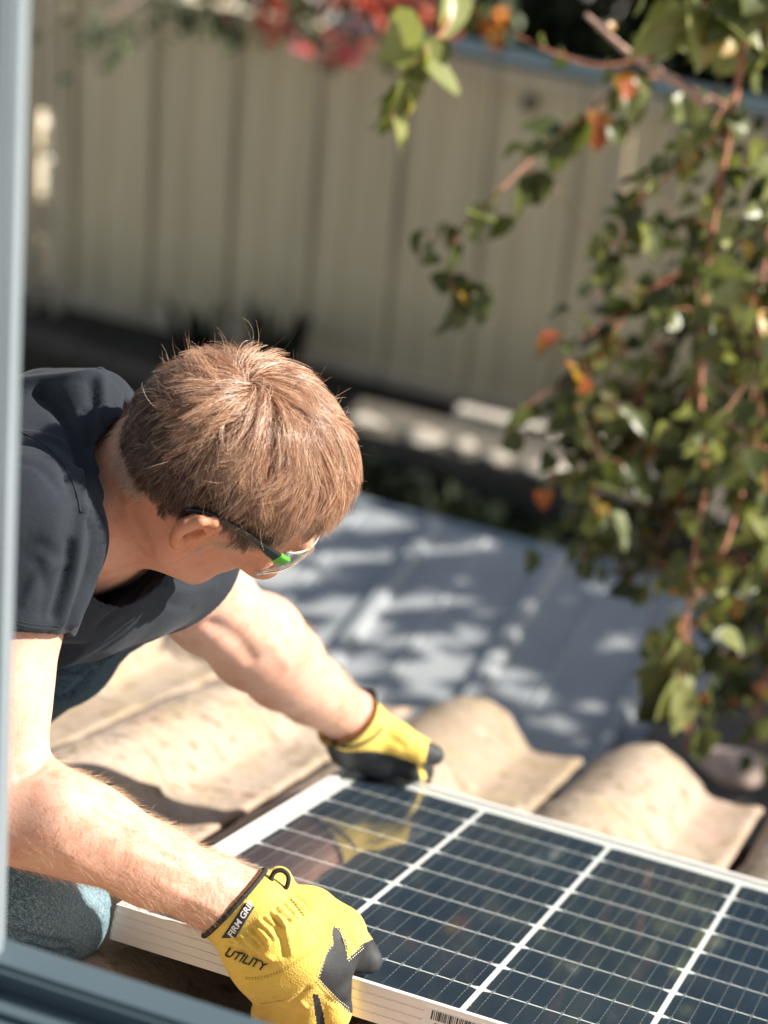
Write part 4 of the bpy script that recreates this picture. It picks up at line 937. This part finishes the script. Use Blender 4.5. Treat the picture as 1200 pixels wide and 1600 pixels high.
# arm hair
def arm_hair(name, A_, B_, n, seed, mat, view_y=None):
    r = np.random.default_rng(seed); out = []
    ax = (B_-A_)/np.linalg.norm(B_-A_)
    for i in range(n):
        t = r.random()**.8; th = rand_dirs(1, r)[0]; th -= ax*(th @ ax); th /= np.linalg.norm(th); c = A_+(B_-A_)*t
        h, nn, _, _ = BB.ray_cast(Vector(c+th*.12), Vector(-th))
        if h is None: continue
        h = np.array(h); nn = np.array(nn); dv = ax*1.0+th*.25+r.normal(0, .4, 3); dv -= nn*(dv @ nn)*.7; dv /= np.linalg.norm(dv); dv += nn*.40; l_ = r.uniform(.006, .014); bend = r.normal(0, .3, 3)
        out.append([h+dv*l_*q+bend*l_*.3*q*q for q in np.linspace(0, 1, 5)])
    return make_hair(name, np.array(out), mat, body, np.full(len(out), .00009))
AH = NM('arm_hair'); AH.p(Base__Color=(.62, .42, .26), Roughness=.4); AH = AH.m
arm_hair('arm_hair', at(30, 1262, 2.12), W1, 4200, 71, AH); arm_hair('arm_hair', at(420, 1020, 2.7), at(520, 1105, 2.88), 1800, 72, AH)
# ---- t-shirt ---------------------------------------------------------------
def cloth_mat(name, c1, c2, weave=900, wr=.3, rough=.9):
    m = NM(name); a = m.noise(8, 4); b = m.noise(weave, 2)
    m.p(Base__Color=m.mix(m.ramp(b, [(.35, 0.0), (.75, .35)]), m.ramp(a, [(.3, c1), (.7, c2)]), tuple(x*1.9 for x in c2)), Roughness=rough, Specular__IOR__Level=.2, Sheen__Weight=.06, Sheen__Roughness=.4)
    b1 = m.bump(b, wr, .0007); m.bump(m.noise(26, 5, .6, dist=.6), .35, .004, b1); return m.m
NAVY = cloth_mat('navy_jersey', (.016, .020, .027), (.023, .028, .036))
s_lo = np.min([S1-.12, S2-.08, PV-.2, at(0, 1010, 2.15)-.08], 0); s_hi = np.max([S1+.1, S2+.10, NB+.12, PV+.2, at(300, 960, 2.6)+.06, at(160, 580, 2.35)+.05], 0)
Sf = Field(s_lo, s_hi, .0040, (at(-40, 900, 2.2)-.30, at(250, 720, 2.4)+.30), .0032)
Sf.cone(NB-.01*HU, T1, .092, .108, .03, flat=(SH, 1.2)); Sf.cone(T1, T2, .122, .125, .04, flat=(SH, 1.42)); Sf.cone(T2, PV, .120, .125, .04, flat=(SH, 1.32))
Sf.cone(at(60, 760, 2.30), S1, .085, .074, .04); Sf.cone(at(80, 800, 2.33), S2, .085, .072, .04)
Sf.chain([S1, at(16, 930, 2.135), at(2, 1012, 2.13)], (.071, .063, .058), .02)
Sf.chain([S2, at(290, 905, 2.49), at(318, 935, 2.535)], (.070, .065, .062), .025)
Sf.cone(at(90, 860, 2.30), at(190, 900, 2.38), .085, .070, .04)                       # chest cloth hanging forward
Sf.cone(at(40, 960, 2.30), at(120, 955, 2.34), .060, .045, .04)
Sf.chain([at(20, 668, 2.36), at(105, 655, 2.33), at(150, 640, 2.31)], (.050, .046, .036), .02)   # cloth standing up behind the neck
Sf.cone(at(150, 640, 2.31), at(185, 625, 2.42), .034, .018, .02)
Sf.cone(at(120, 715, 2.22), at(135, 790, 2.19), .036, .030, .03)                       # near side of the collar and shoulder seam
Sf.chain([at(70, 640, 2.29), at(140, 648, 2.25), at(152, 690, 2.225), at(136, 760, 2.195)], (.040, .036, .033, .030), .015)
# hem of the sleeves, neck opening
hd = (at(8, 1012, 2.13)-S1); hd /= np.linalg.norm(hd); hc1 = at(10, 991, 2.13)
Sf.plane(hc1, hd+.10*CR, .003, hc1-.09, hc1+.09)
Sf.cone(hc1-hd*.035, hc1+hd*.05, .0535, .0535, .002, 'sub')
h2 = at(352, 972, 2.585)-S2; h2 /= np.linalg.norm(h2); hc2 = at(272, 888, 2.468)
Sf.plane(hc2, h2+.25*CU*0, .003, hc2+h2*.04-.085, hc2+h2*.04+.085)
Sf.cone(hc2-h2*.03, hc2+h2*.06, .0575, .0575, .002, 'sub')
nd = hp(-.02, 0, -.02)-NB; nd /= np.linalg.norm(nd)
nk = at(166, 730, 2.25); cut_n = (CR*1.0+CF*.18-CU*.26); cut_n /= np.linalg.norm(cut_n)
def neckcut(X, Y, Z):
    pl = -((X-nk[0])*cut_n[0]+(Y-nk[1])*cut_n[1]+(Z-nk[2])*cut_n[2])
    qx, qy, qz = X-NB[0], Y-NB[1], Z-NB[2]; t = qx*nd[0]+qy*nd[1]+qz*nd[2]
    cy = np.sqrt(np.maximum(0, qx*qx+qy*qy+qz*qz-t*t))-.098
    return np.maximum(pl, cy)
Sf.apply(neckcut, nk-.2, nk+.2, .004, 'sub')
Sf.chain([at(150, 785, 2.28), hp(-.04, 0, -.05)], (.060, .066), .003, 'sub')
Sf.cone(at(160, 842, 2.28), hp(.0, 0, -.09), .026, .036, .004, 'sub')
SV, SF_ = Sf.mesh(3)
SV = folds(SV, SF_, [
    ([(30, 676), (70, 682), (110, 702), (130, 745), (128, 800)], .0045, .0030), ([(34, 690), (70, 700), (100, 725), (112, 770)], .006, -.0042),
    ([(60, 610), (92, 640), (118, 690), (128, 730)], .007, -.010), ([(152, 640), (158, 690), (150, 735)], .004, .003), ([(132, 640), (140, 700), (134, 760)], .004, -.004), ([(20, 720), (60, 730), (96, 770)], .005, -.002), ([(40, 940), (60, 900), (100, 880)], .005, .0022), ([(30, 860), (60, 850), (90, 870)], .006, -.002), ([(40, 596), (100, 588), (156, 582)], .008, .004),
    ([(158, 585), (162, 620), (160, 660)], .005, .004), ([(140, 598), (146, 640), (146, 690)], .006, -.004),
    ([(128, 800), (122, 850), (112, 910), (96, 970)], .006, .0055), ([(140, 815), (146, 850), (136, 900), (118, 950), (100, 995)], .0045, -.0055),
    ([(156, 810), (158, 860), (140, 920), (116, 975)], .0045, .0045), ([(108, 850), (100, 900), (84, 960)], .005, -.0050),
    ([(90, 800), (80, 860), (60, 930)], .010, .0022), ([(30, 760), (40, 840), (30, 920)], .014, -.0018), ([(60, 880), (70, 920), (66, 960)], .006, -.0022),
    ([(200, 890), (180, 930), (150, 960)], .006, .004), ([(230, 905), (200, 940), (160, 975)], .006, -.004), ([(180, 880), (150, 925), (118, 965)], .005, -.0045),
    ([(260, 915), (290, 925), (335, 915)], .005, .0025), ([(250, 900), (290, 905), (330, 895)], .006, -.003), ([(235, 925), (270, 945), (300, 950)], .004, -.002)])
shirt = link('t_shirt', mesh('t_shirt', SV, SF_), NAVY, man)
SBV = bvh_of(SV, SF_); sm = MB()
DTH = simple('navy_thread', (.012, .017, .025), .8, var=.05)
for ln in ([(26, 975), (50, 981), (90, 984)], [(24, 969), (50, 975), (92, 978)]): cord(sm, SBV, ln, .0005, .0001, 5)
sm.build('sleeve_hem', DTH, shirt, True); sm = MB()
for ln in ([(26, 672), (62, 690), (96, 720), (118, 765), (126, 800)],): cord(sm, SBV, ln, .0008, .0002, 6)
cord(sm, SBV, [(126, 801), (146, 797), (164, 793)], .0007, .0002, 5)
sm.build('shoulder_seam', DTH, shirt, True)
# ---- jeans -----------------------------------------------------------------
def denim():
    m = NM('denim'); a = m.noise(10, 5); sc = m.coord()
    w1 = m.n('ShaderNodeTexWave', Vector=sc, Scale=330, Distortion=6.0, Detail=2.0, _bands_direction='DIAGONAL').outputs['Fac']; nn = m.noise(700, 3); n4 = m.noise(260, 4, stretch=(1, 3, 1))
    f = m.math('ADD', m.math('MULTIPLY', nn, .55), m.math('MULTIPLY', n4, .45)); 
    c = m.ramp(f, [(.36, (.030, .070, .10)), (.5, (.10, .17, .21)), (.62, (.28, .38, .42))])
    pos = m.n('ShaderNodeSeparateXYZ', Vector=sc)
    at_ = m.n('ShaderNodeAttribute', _attribute_name='fade').outputs['Fac']
    m.p(Base__Color=m.mix(at_, m.mix(1.0, c, (.30, .34, .40), 'MULTIPLY'), m.mix(m.ramp(a, [(.3, 0.0), (.7, .35)]), c, (.34, .45, .49))), Roughness=.9, Specular__IOR__Level=.15)
    m.bump(m.math('ADD', f, m.math('MULTIPLY', w1, .3)), .5, .0008); return m.m
KN, AN, HP1 = at(84, 1424, 2.283), at(-430, 1330, 2.62), at(-440, 1120, 2.36)
KF, AF, HP2 = at(172, 918, 2.50), at(-30, 1128, 2.76), at(-460, 1010, 2.62)
J = Field(np.min([KN-.09, AN-.09, PV-.2, HP1-.12, HP2-.1], 0), np.max([KN+.07, KF+.1, AF+.1, PV+.2, HP2+.12], 0), .0045, (KN-.12, KN+.08), .0032)
J.chain([HP1, at(-160, 1290, 2.28), at(30, 1395, 2.262), KN], (.100, .086, .064, .054), .02)
J.chain([KN, at(-80, 1425, 2.36), AN], (.050, .060, .050), .012)
J.chain([HP2, at(-120, 930, 2.52), KF], (.100, .085, .066), .03); J.chain([KF, at(90, 1010, 2.60), AF], (.063, .063, .050), .02)
J.cone(PV, at(-420, 1050, 2.5), .125, .13, .04, flat=(SH, 1.35)); J.cone(at(-420, 1050, 2.5), HP1, .12, .10, .03); J.cone(at(-420, 1050, 2.5), HP2, .12, .10, .03)
JV, JF = J.mesh(3)
JV = folds(JV, JF, [([(12, 1455), (60, 1468), (100, 1476)], .004, -.005), ([(14, 1440), (50, 1452), (75, 1462)], .004, .003), ([(30, 1478), (70, 1486), (110, 1490)], .004, -.005), ([(70, 1475), (90, 1490)], .003, .003),
                    ([(220, 985), (160, 1020), (110, 1030)], .006, -.004), ([(200, 1000), (140, 1045), (90, 1050)], .006, .005), ([(150, 1040), (110, 1085), (80, 1090)], .006, -.005), ([(120, 1010), (90, 1020)], .008, .004)])
jme = mesh('jeans', JV, JF); fd = np.clip(1-np.linalg.norm((JV-KN), axis=1)/.22, 0, 1)**.5*(JV[:, 1] < KN[1]+.12)
fd = np.clip(fd*1.6, 0, 1); a = jme.attributes.new('fade', 'FLOAT', 'POINT'); a.data.foreach_set('value', fd.astype(np.float32))
link('jeans', jme, denim(), man)
# shoes (outside the picture, on the tiles)
SHM = simple('dark_boot', (.05, .04, .035), .7)
for A_ in (AN, AF):
    Q = Field(A_-.2, A_+.2, .006); dr = np.array([-.9, .25, -.15]) if A_ is AN else np.array([.75, -.1, -.35]); dr /= np.linalg.norm(dr); b = A_+np.array([0, 0, -.06])
    Q.chain([A_, b, b+dr*.11, b+dr*.15], (.048, .046, .040, .030), .02); q1, q2 = Q.mesh(2); link('boot', mesh('boot', q1, q2), SHM, man)
# ---- safety glasses ---------------------------------------------------------
gl_ = bpy.data.objects.new('glasses_anchor', None)
BLK = simple('black_plastic', (.014, .018, .018), .35, var=.05); GRN = simple('green_plastic', (.10, .40, .04), .35, var=.1)
def strip_path(P, hw, th, updir):
    mb = MB(); P = catmull(P, 6); n = len(P); V = []; tg = np.gradient(P, axis=0)
    hw = np.interp(np.linspace(0, 1, n), np.linspace(0, 1, len(hw)), hw)
    for i in range(n):
        t = tg[i]/np.linalg.norm(tg[i]); s_ = np.cross(updir, t); s_ /= np.linalg.norm(s_); uu = np.cross(t, s_)
        for a_, b_ in ((1, .6), (.7, 1), (-.7, 1), (-1, .6), (-1, -.6), (-.7, -1), (.7, -1), (1, -.6)): V.append(P[i]+s_*th*a_+uu*hw[i]*b_)
    F = [(i*8+j, i*8+(j+1) % 8, (i+1)*8+(j+1) % 8, (i+1)*8+j) for i in range(n-1) for j in range(8)]+[tuple(range(8))[::-1], tuple((n-1)*8+j for j in range(8))]
    mb.add(V, F); return mb
glasses = None
for s_ in (1, -1):
    G_ = [hp(-.058, s_*.0775, .000), hp(-.040, s_*.0815, .012), hp(-.012, s_*.0835, .0155), hp(.020, s_*.0825, .0125), hp(.040, s_*.0800, .007), hp(.054, s_*.0775, .004)]
    o = strip_path(G_, (.0018, .0024, .0026, .0032, .0048, .0054), .0017, HU).build('safety_glasses' if glasses is None else 'temple_arm', BLK, man if glasses is None else glasses, True)
    if glasses is None: glasses = o
    strip_path([hp(.052, s_*.0780, .0042), hp(.0595, s_*.0768, .0028), hp(.066, s_*.0750, .002)], (.0060, .0060, .0056), .0023, HU).build('green_hinge', GRN, glasses, True)
CL = NM('clear_lens'); CL.t.nodes.remove(CL.b)
f_ = CL.math('ADD', .05, CL.math('MULTIPLY', CL.math('POWER', CL.n('ShaderNodeLayerWeight', Blend=.5).outputs['Facing'], 2.6), .85))
g_ = CL.n('ShaderNodeBsdfGlossy', Roughness=.06, Color=(.95, .97, .96, 1)); t_ = CL.n('ShaderNodeBsdfTransparent', Color=(.93, .95, .94, 1)); mx = CL.n('ShaderNodeMixShader', Fac=f_)
CL.t.links.new(t_.outputs[0], mx.inputs[1]); CL.t.links.new(g_.outputs[0], mx.inputs[2]); CL.t.links.new(mx.outputs[0], CL.o.inputs[0])
mb = MB(); NA, NB_ = 40, 9; V = []
for o_ in (0, .0022):
    for i in range(NA+1):
        th = (i/NA-.5)*2*1.30; 
        for j in range(NB_):
            v_ = j/(NB_-1); nose = .012*math.exp(-(th/.20)**2)*(v_ < .5)*(1-2*v_)
            uu = .006-.042*(1-v_)+nose+.006*math.cos(th); rr = .074+o_; bul = .006*math.sin(PI*v_)
            V.append(hp(.040+(rr*1.02+bul)*math.cos(th)*.88+.004, (rr+bul*.5)*math.sin(th)*.98, uu))
n = (NA+1)*NB_; F = []
for q in (0, n):
    for i in range(NA):
        for j in range(NB_-1): f4 = (q+i*NB_+j, q+(i+1)*NB_+j, q+(i+1)*NB_+j+1, q+i*NB_+j+1); F.append(f4 if q == 0 else f4[::-1])
for i in range(NA):
    F.append((i*NB_, n+i*NB_, n+(i+1)*NB_, (i+1)*NB_)); F.append((i*NB_+NB_-1, (i+1)*NB_+NB_-1, n+(i+1)*NB_+NB_-1, n+i*NB_+NB_-1))
for j in range(NB_-1): F.append((j, j+1, n+j+1, n+j)); F.append((NA*NB_+j, n+NA*NB_+j, n+NA*NB_+j+1, NA*NB_+j+1))
mb.add(V, F); mb.build('lens', CL.m, glasses, True)
rm = MB()
for j in (0, NB_-1): rm.tube(np.array([V[i*NB_+j] for i in range(NA+1)]), .0012, 6)
CP = NM('clear_plastic'); CP.p(Base__Color=(.80, .83, .82), Roughness=.12, Transmission__Weight=.6, IOR=1.3); rm.build('lens_rim', CP.m, glasses, True)
# ---- gloves ------------------------------------------------------------------
def glove_mat():
    m = NM('yellow_glove'); a = m.noise(18, 4); sc = m.coord(); v = m.n('ShaderNodeTexVoronoi', Vector=sc, Scale=520).outputs['Distance']; n3 = m.noise(900, 2)
    c = m.ramp(a, [(.3, (.82, .57, .10)), (.7, (.87, .66, .16))]); c = m.mix(m.ramp(v, [(.0, .0), (.5, .22)]), c, (.58, .32, .03)); c = m.mix(m.ramp(m.noise(34, 5), [(.55, 0.0), (.78, .35)]), c, (.42, .27, .07))
    m.p(Base__Color=c, Roughness=.72, Specular__IOR__Level=.25, Sheen__Weight=.15); b = m.bump(v, .55, .0007); m.bump(n3, .2, .0003, b); return m.m
YEL = glove_mat(); BLG = simple('black_synthetic', (.022, .024, .027), .62, var=.3, nscale=60, bump=.35, bdist=.0006, bscale=500)
BND = simple('black_binding', (.018, .018, .018), .8, var=.2, nscale=200, bump=.6, bdist=.0005, bscale=900); WTH = simple('cream_thread', (.78, .70, .50), .8, var=.05)
INN = simple('orange_lining', (.75, .26, .02), .85, var=.1)
def P(*q): return [at(*a) for a in q]
z1 = at(455, 1490, 2.20)
g = Field(z1-np.array([.12, .11, .12]), z1+np.array([.14, .11, .11]), .0015)
tip = on_roof(577, 1501, .0135); th1 = on_roof(556, 1484, .021)
g.chain(P((352, 1404, 2.205), (392, 1428, 2.203), (425, 1450, 2.200)), (.0395, .0400, .0385), .010)
g.chain(P((412, 1450, 2.198), (446, 1476, 2.190), (476, 1503, 2.192)), (.0365, .0375, .036), .015)
g.chain(P((398, 1482, 2.194), (416, 1524, 2.190)), (.0265, .0235), .018)
g.chain(P((412, 1500, 2.195), (458, 1540, 2.196)), (.030, .026), .018)
g.chain(P((478, 1434, 2.206), (510, 1470, 2.203), (512, 1508, 2.198)), (.0300, .0285, .0245), .014)
g.chain(P((496, 1500, 2.196), (515, 1545, 2.196), (520, 1577, 2.200), (514, 1612, 2.212), (500, 1634, 2.24)), (.0235, .0190, .0170, .0155, .0135), .006)     # index finger
g.chain(P((468, 1520, 2.196), (484, 1560, 2.197), (487, 1592, 2.202), (478, 1622, 2.215), (462, 1640, 2.245)), (.0235, .0180, .0165, .0150, .0135), .006)     # middle
g.chain(P((440, 1522, 2.194), (447, 1560, 2.195), (448, 1583, 2.202), (440, 1606, 2.22), (430, 1625, 2.25)), (.0220, .0165, .0150, .0140, .013), .006)        # ring
g.chain(P((412, 1520, 2.192), (417, 1548, 2.195), (420, 1563, 2.204), (416, 1581, 2.225), (410, 1600, 2.25)), (.0210, .0150, .0135, .0130, .012), .006)       # little finger
g.chain([at(492, 1442, 2.206), at(532, 1456, 2.207), th1, tip], (.0265, .0205, .0160, .0125), .012)                                                    # thumb
ax1 = at(425, 1450, 2.20)-at(330, 1393, 2.20); ax1 /= np.linalg.norm(ax1)
cutp = at(358, 1412, 2.205); cn = -(CR*.80-CU*.26+CF*.20); cn = -(ax1*1.0-CU*.30); cn /= np.linalg.norm(cn)
g.plane(cutp, cn, .003, cutp-.08, cutp+.08)
g.cone(at(330, 1380, 2.205), at(405, 1438, 2.203), .0362, .0345, .002, 'sub')
g.cone(at(436, 1374, 2.215), at(442, 1384, 2.213), .0125, .012, .004)                    # pull tab
gV, gF = g.mesh(2)
fo = []
# elastic shirring below the cuff, drape creases, knuckle dents
rg = np.random.default_rng(4)
for k in range(21):
    t = k/20; x, y = 362+t*98, 1474-t*76; dx = rg.uniform(-2, 2); fo.append(([(x, y), (x+13+dx, y+12), (x+22+dx, y+25+rg.uniform(-10, 2))], .0014, .0013 if k % 2 else -.0017))
for k in range(7):
    t = k/6; x, y = 350+t*22, 1480-t*18; fo.append(([(x, y), (x+10, y+3)], .0014, (-1)**k*.0013))
fo += [([(428, 1432), (437, 1462), (444, 1492)], .0035, -.0024), ([(438, 1430), (450, 1462), (455, 1488)], .003, .0014), ([(405, 1440), (417, 1470), (420, 1500)], .005, .0018), ([(395, 1455), (400, 1480), (396, 1505)], .004, -.0020),
       ([(380, 1485), (400, 1497), (424, 1508)], .0035, -.0032), ([(374, 1478), (398, 1486), (424, 1498)], .0032, .0022), ([(545, 1462), (552, 1474), (556, 1486)], .0025, -.0016), ([(538, 1466), (546, 1478), (550, 1490)], .0025, .0012),
       ([(456, 1567), (470, 1555), (480, 1545)], .003, -.002), ([(430, 1560), (444, 1570), (456, 1574)], .0025, -.002), ([(512, 1560), (524, 1567), (538, 1566)], .003, -.0015), ([(470, 1566), (482, 1575), (492, 1566)], .0025, .0015)]
gV = folds(gV, gF, fo)
gme = mesh('glove', gV, gF); nearg = link('glove', gme, [YEL, BLG, INN], man)
GC = (gV[gF[:, 0]]+gV[gF[:, 1]]+gV[gF[:, 2]]+gV[gF[:, 3]])/4; q = project(GC); GN = vnormals(gV, gF)[gF[:, 0]]; facing = ((CAM-GC)*GN).sum(1) > -.2*np.linalg.norm(CAM-GC, axis=1)
tipc = inpoly(q, [(568, 1474), (541, 1502), (536, 1512), (560, 1560), (640, 1540), (620, 1450)]) & ((GC-z1) @ CF < .09)
web = inpoly(q, [(521, 1446), (531, 1452), (541, 1478), (543, 1494), (545, 1503), (560, 1515), (566, 1560), (560, 1590), (540, 1578), (520, 1555), (497, 1529), (505, 1505), (512, 1485), (521, 1474), (519, 1460)]) & facing
under = (GN @ (-CU*.2+CF)) > .62
mi = np.zeros(len(gF), np.int32); mi[under] = 1; mi[tipc | web] = 1
gap1 = inpoly(q, [(488, 1554), (497, 1553), (506, 1585), (508, 1610), (496, 1610), (492, 1580)]); mi[gap1] = 1
axd = (GC-cutp) @ ax1; rad_ = np.linalg.norm((GC-cutp)-axd[:, None]*ax1, axis=1); inner = (axd < .03) & ((GN*((GC-cutp)-axd[:, None]*ax1)).sum(1) < 0) & (rad_ < .040); mi[inner] = 2
gme.polygons.foreach_set('material_index', mi)
gb_ = bvh_of(gV, gF)
mb = MB()
mb, rq = rim(gb_, cutp, cn, at(330, 1393, 2.195), (W1-at(330, 1393, 2.195))/np.linalg.norm(W1-at(330, 1393, 2.195)), .0028)
hd_ = cast(gb_, 437, 1380, .001); dz = float((hd_-CAM) @ CF)
mb.tube(catmull([rq[np.argmin(project(rq)[:, 1])]]+[at(x_, y_, dz-.002) for x_, y_ in ((414, 1384), (430, 1389), (444, 1390), (450, 1380), (450, 1368), (441, 1360), (430, 1362), (424, 1372), (425, 1383))], 6), .0023, 8)
mb.build('cuff_binding', BND, nearg, True)
mb = MB()
for ln in ([(522, 1448), (531, 1456), (538, 1474), (541, 1492)], [(525, 1446), (535, 1455), (542, 1474), (544.5, 1490)],
           [(541, 1499), (553, 1489), (567, 1477)], [(543.5, 1502), (555, 1492), (569, 1480)],
           [(520, 1477), (509, 1493), (504, 1510), (498, 1529)], [(517, 1475), (506, 1492), (500, 1510), (494.5, 1530)],
           [(498, 1530), (515, 1548), (531, 1564), (547, 1577)], [(495, 1533), (512, 1552), (529, 1568), (547, 1581)]):
    stitches(mb, gb_, ln, .0004, rad=.00042)
mb.build('stitching', WTH, nearg, True)
SEAM = simple('brown_thread', (.20, .12, .015), .8)
for ln in ([(384, 1527), (410, 1526), (440, 1515), (470, 1497), (503, 1473)], [(384, 1529.5), (410, 1528.5), (441, 1517.5), (471, 1499.5), (504, 1475.5)], [(408, 1568), (440, 1563), (470, 1551), (498, 1538)], [(455, 1405), (475, 1430), (490, 1453), (504, 1474)]):
    mb = MB(); stitches(mb, gb_, ln, .0002, rad=.0003)
    if mb.v: mb.build('seam_stitching', SEAM, nearg, True)
# the sewn label and the lettering
lab = [(377, 1410), (391, 1415), (388, 1425), (363, 1459), (342, 1461), (345, 1455)]
def patch(poly, off, bvh, n=26):
    """patch of cloth following the surface inside a quadrilateral outline (a-b-c-d)"""
    a, b, c, d = [np.array(p, float) for p in poly]; V = []
    for i in range(n+1):
        for j in range(7):
            s_, t_ = i/n, j/6; q_ = (a*(1-s_)+b*s_)*(1-t_)+(d*(1-s_)+c*s_)*t_; h = cast(bvh, *q_, off); V.append(h if h is not None else (V[-1] if V else at(*a, 2.16)))
    return V, [(i*7+j, (i+1)*7+j, (i+1)*7+j+1, i*7+j+1) for i in range(n) for j in range(6)]
mb = MB(); V, F = patch([(347, 1465), (383, 1411), (398, 1417), (368, 1465)], .0011, gb_); mb.add(V, F); lb = mb.build('label', BLG, nearg, True)
md = lb.modifiers.new('s', 'SOLIDIFY'); md.thickness = .0012; md.offset = 1
a1 = -math.atan2(52, 35)
for txt, size, ox, oy, ang, bold, sh_, off, par, mat_ in (('FIRM GRIP', 13.6, 364.5, 1464.5, -1.008, .025, .15, .0026, lb, simple('white_print', (.85, .85, .82), .6, var=.02)), ('UTILITY', 19.0, 350, 1492, .38, .02, .25, .0012, nearg, INK)):
    V, F, wd_ = wrap_text(txt, size, ox, oy, ang, gb_, off, bold, sh_); m_ = MB(); m_.add(V, F); m_.build('lettering', mat_, par)
# far glove
z2 = at(590, 1150, 2.95)
g = Field(z2-np.array([.12, .10, .10]), z2+np.array([.13, .13, .10]), .0022)
g.chain(P((532, 1110, 2.895), (554, 1136, 2.92), (580, 1155, 2.94)), (.0450, .0390, .033), .010)
g.chain(P((578, 1140, 2.93), (618, 1156, 2.93), (650, 1172, 2.935), (678, 1180, 2.945)), (.0260, .0205, .0165, .0130), .012)       # thumb lying over the tile
g.chain(P((548, 1165, 2.94), (592, 1180, 2.96), (630, 1192, 2.975)), (.030, .027, .020), .012)
fe = on_roof(0, 0, 0)
for (xa, ha, xe) in ((.010, .020, .002), (.028, .020, .024), (.046, .018, .045), (.062, .016, .064)):
    K1 = rf(xa, PY1-.030, ha+.004); K2 = rf(xe, PY1+.016, ha-.004); K3 = rf(xe, PY1+.022, -.030); K4 = rf(xe-.004, PY1+.004, -.052)
    g.chain([at(585+xa*500, 1172, 2.955), K1, K2, K3, K4], (.020, .0150, .0142, .0130, .0115), .005)
cut2 = at(540, 1122, 2.905); ax2 = at(580, 1155, 2.94)-at(485, 1077, 2.83); ax2 /= np.linalg.norm(ax2)
g.plane(cut2, -(ax2-CF*.25-CU*.15), .003, cut2-.08, cut2+.08)
g.chain(P((514, 1090, 2.87), (548, 1126, 2.915)), (.0415, .0370), .003, 'sub')
gV, gF = g.mesh(2)
fo = [([(520, 1148), (545, 1155), (575, 1148)], .004, -.002), ([(590, 1128), (615, 1140), (640, 1160)], .006, .0015), ([(605, 1150), (630, 1166)], .004, -.0015)]
gV = folds(gV, gF, fo); gme = mesh('glove', gV, gF); farg = link('glove', gme, [YEL, BLG, INN], man)
GC = (gV[gF[:, 0]]+gV[gF[:, 1]]+gV[gF[:, 2]]+gV[gF[:, 3]])/4; q = project(GC); GN = vnormals(gV, gF)[gF[:, 0]]
mi = np.zeros(len(gF), np.int32)
mi[inpoly(q, [(495, 1150), (510, 1163), (540, 1175), (585, 1173), (615, 1180), (650, 1192), (700, 1195), (700, 1260), (480, 1260)])] = 1
mi[inpoly(q, [(669, 1160), (664, 1195), (720, 1200), (720, 1150)])] = 1
mi[inpoly(q, [(652, 1194), (659, 1193), (668, 1218), (659, 1222)])] = 0
axd = (GC-cut2) @ ax2; rv = (GC-cut2)-axd[:, None]*ax2; inner = (axd < .04) & ((GN*rv).sum(1) < 0) & (np.linalg.norm(rv, axis=1) < .042); mi[inner] = 2
gme.polygons.foreach_set('material_index', mi); fb_ = bvh_of(gV, gF); mb = MB()
mb, rq = rim(fb_, cut2, -(ax2-CF*.25-CU*.15)/np.linalg.norm(ax2-CF*.25-CU*.15), at(485, 1077, 2.83), ax2, .0022)
cord(mb, fb_, [(506, 1153), (520, 1161), (542, 1167), (566, 1161), (585, 1150), (597, 1137)], .0022, .0003, 7)
fl = [at(*a) for a in ((545, 1098, 2.925), (548, 1080, 2.93), (566, 1078, 2.94), (585, 1082, 2.935), (587, 1100, 2.925), (589, 1122, 2.915))]
mb.tube(catmull(fl, 6), .0024, 7)
mb.build('cuff_binding', BND, farg, True)

fm = MB(); base = [at(*a) for a in ((548, 1116, 2.93), (552, 1125, 2.93), (570, 1130, 2.93), (588, 1128, 2.92))]; topp = [fl[1], at(556, 1079, 2.936), at(572, 1079, 2.94), fl[3]]
V = [b*(1-t)+a*t+CF*.004*math.sin(PI*t) for b, a in zip(base, topp) for t in (0, .33, .66, 1)]
F = [(i*4+j, (i+1)*4+j, (i+1)*4+j+1, i*4+j+1) for i in range(3) for j in range(3)]; fm.add(V, F); fo_ = fm.build('cuff_flap', INN, farg, True); md = fo_.modifiers.new('s', 'SOLIDIFY'); md.thickness = .002
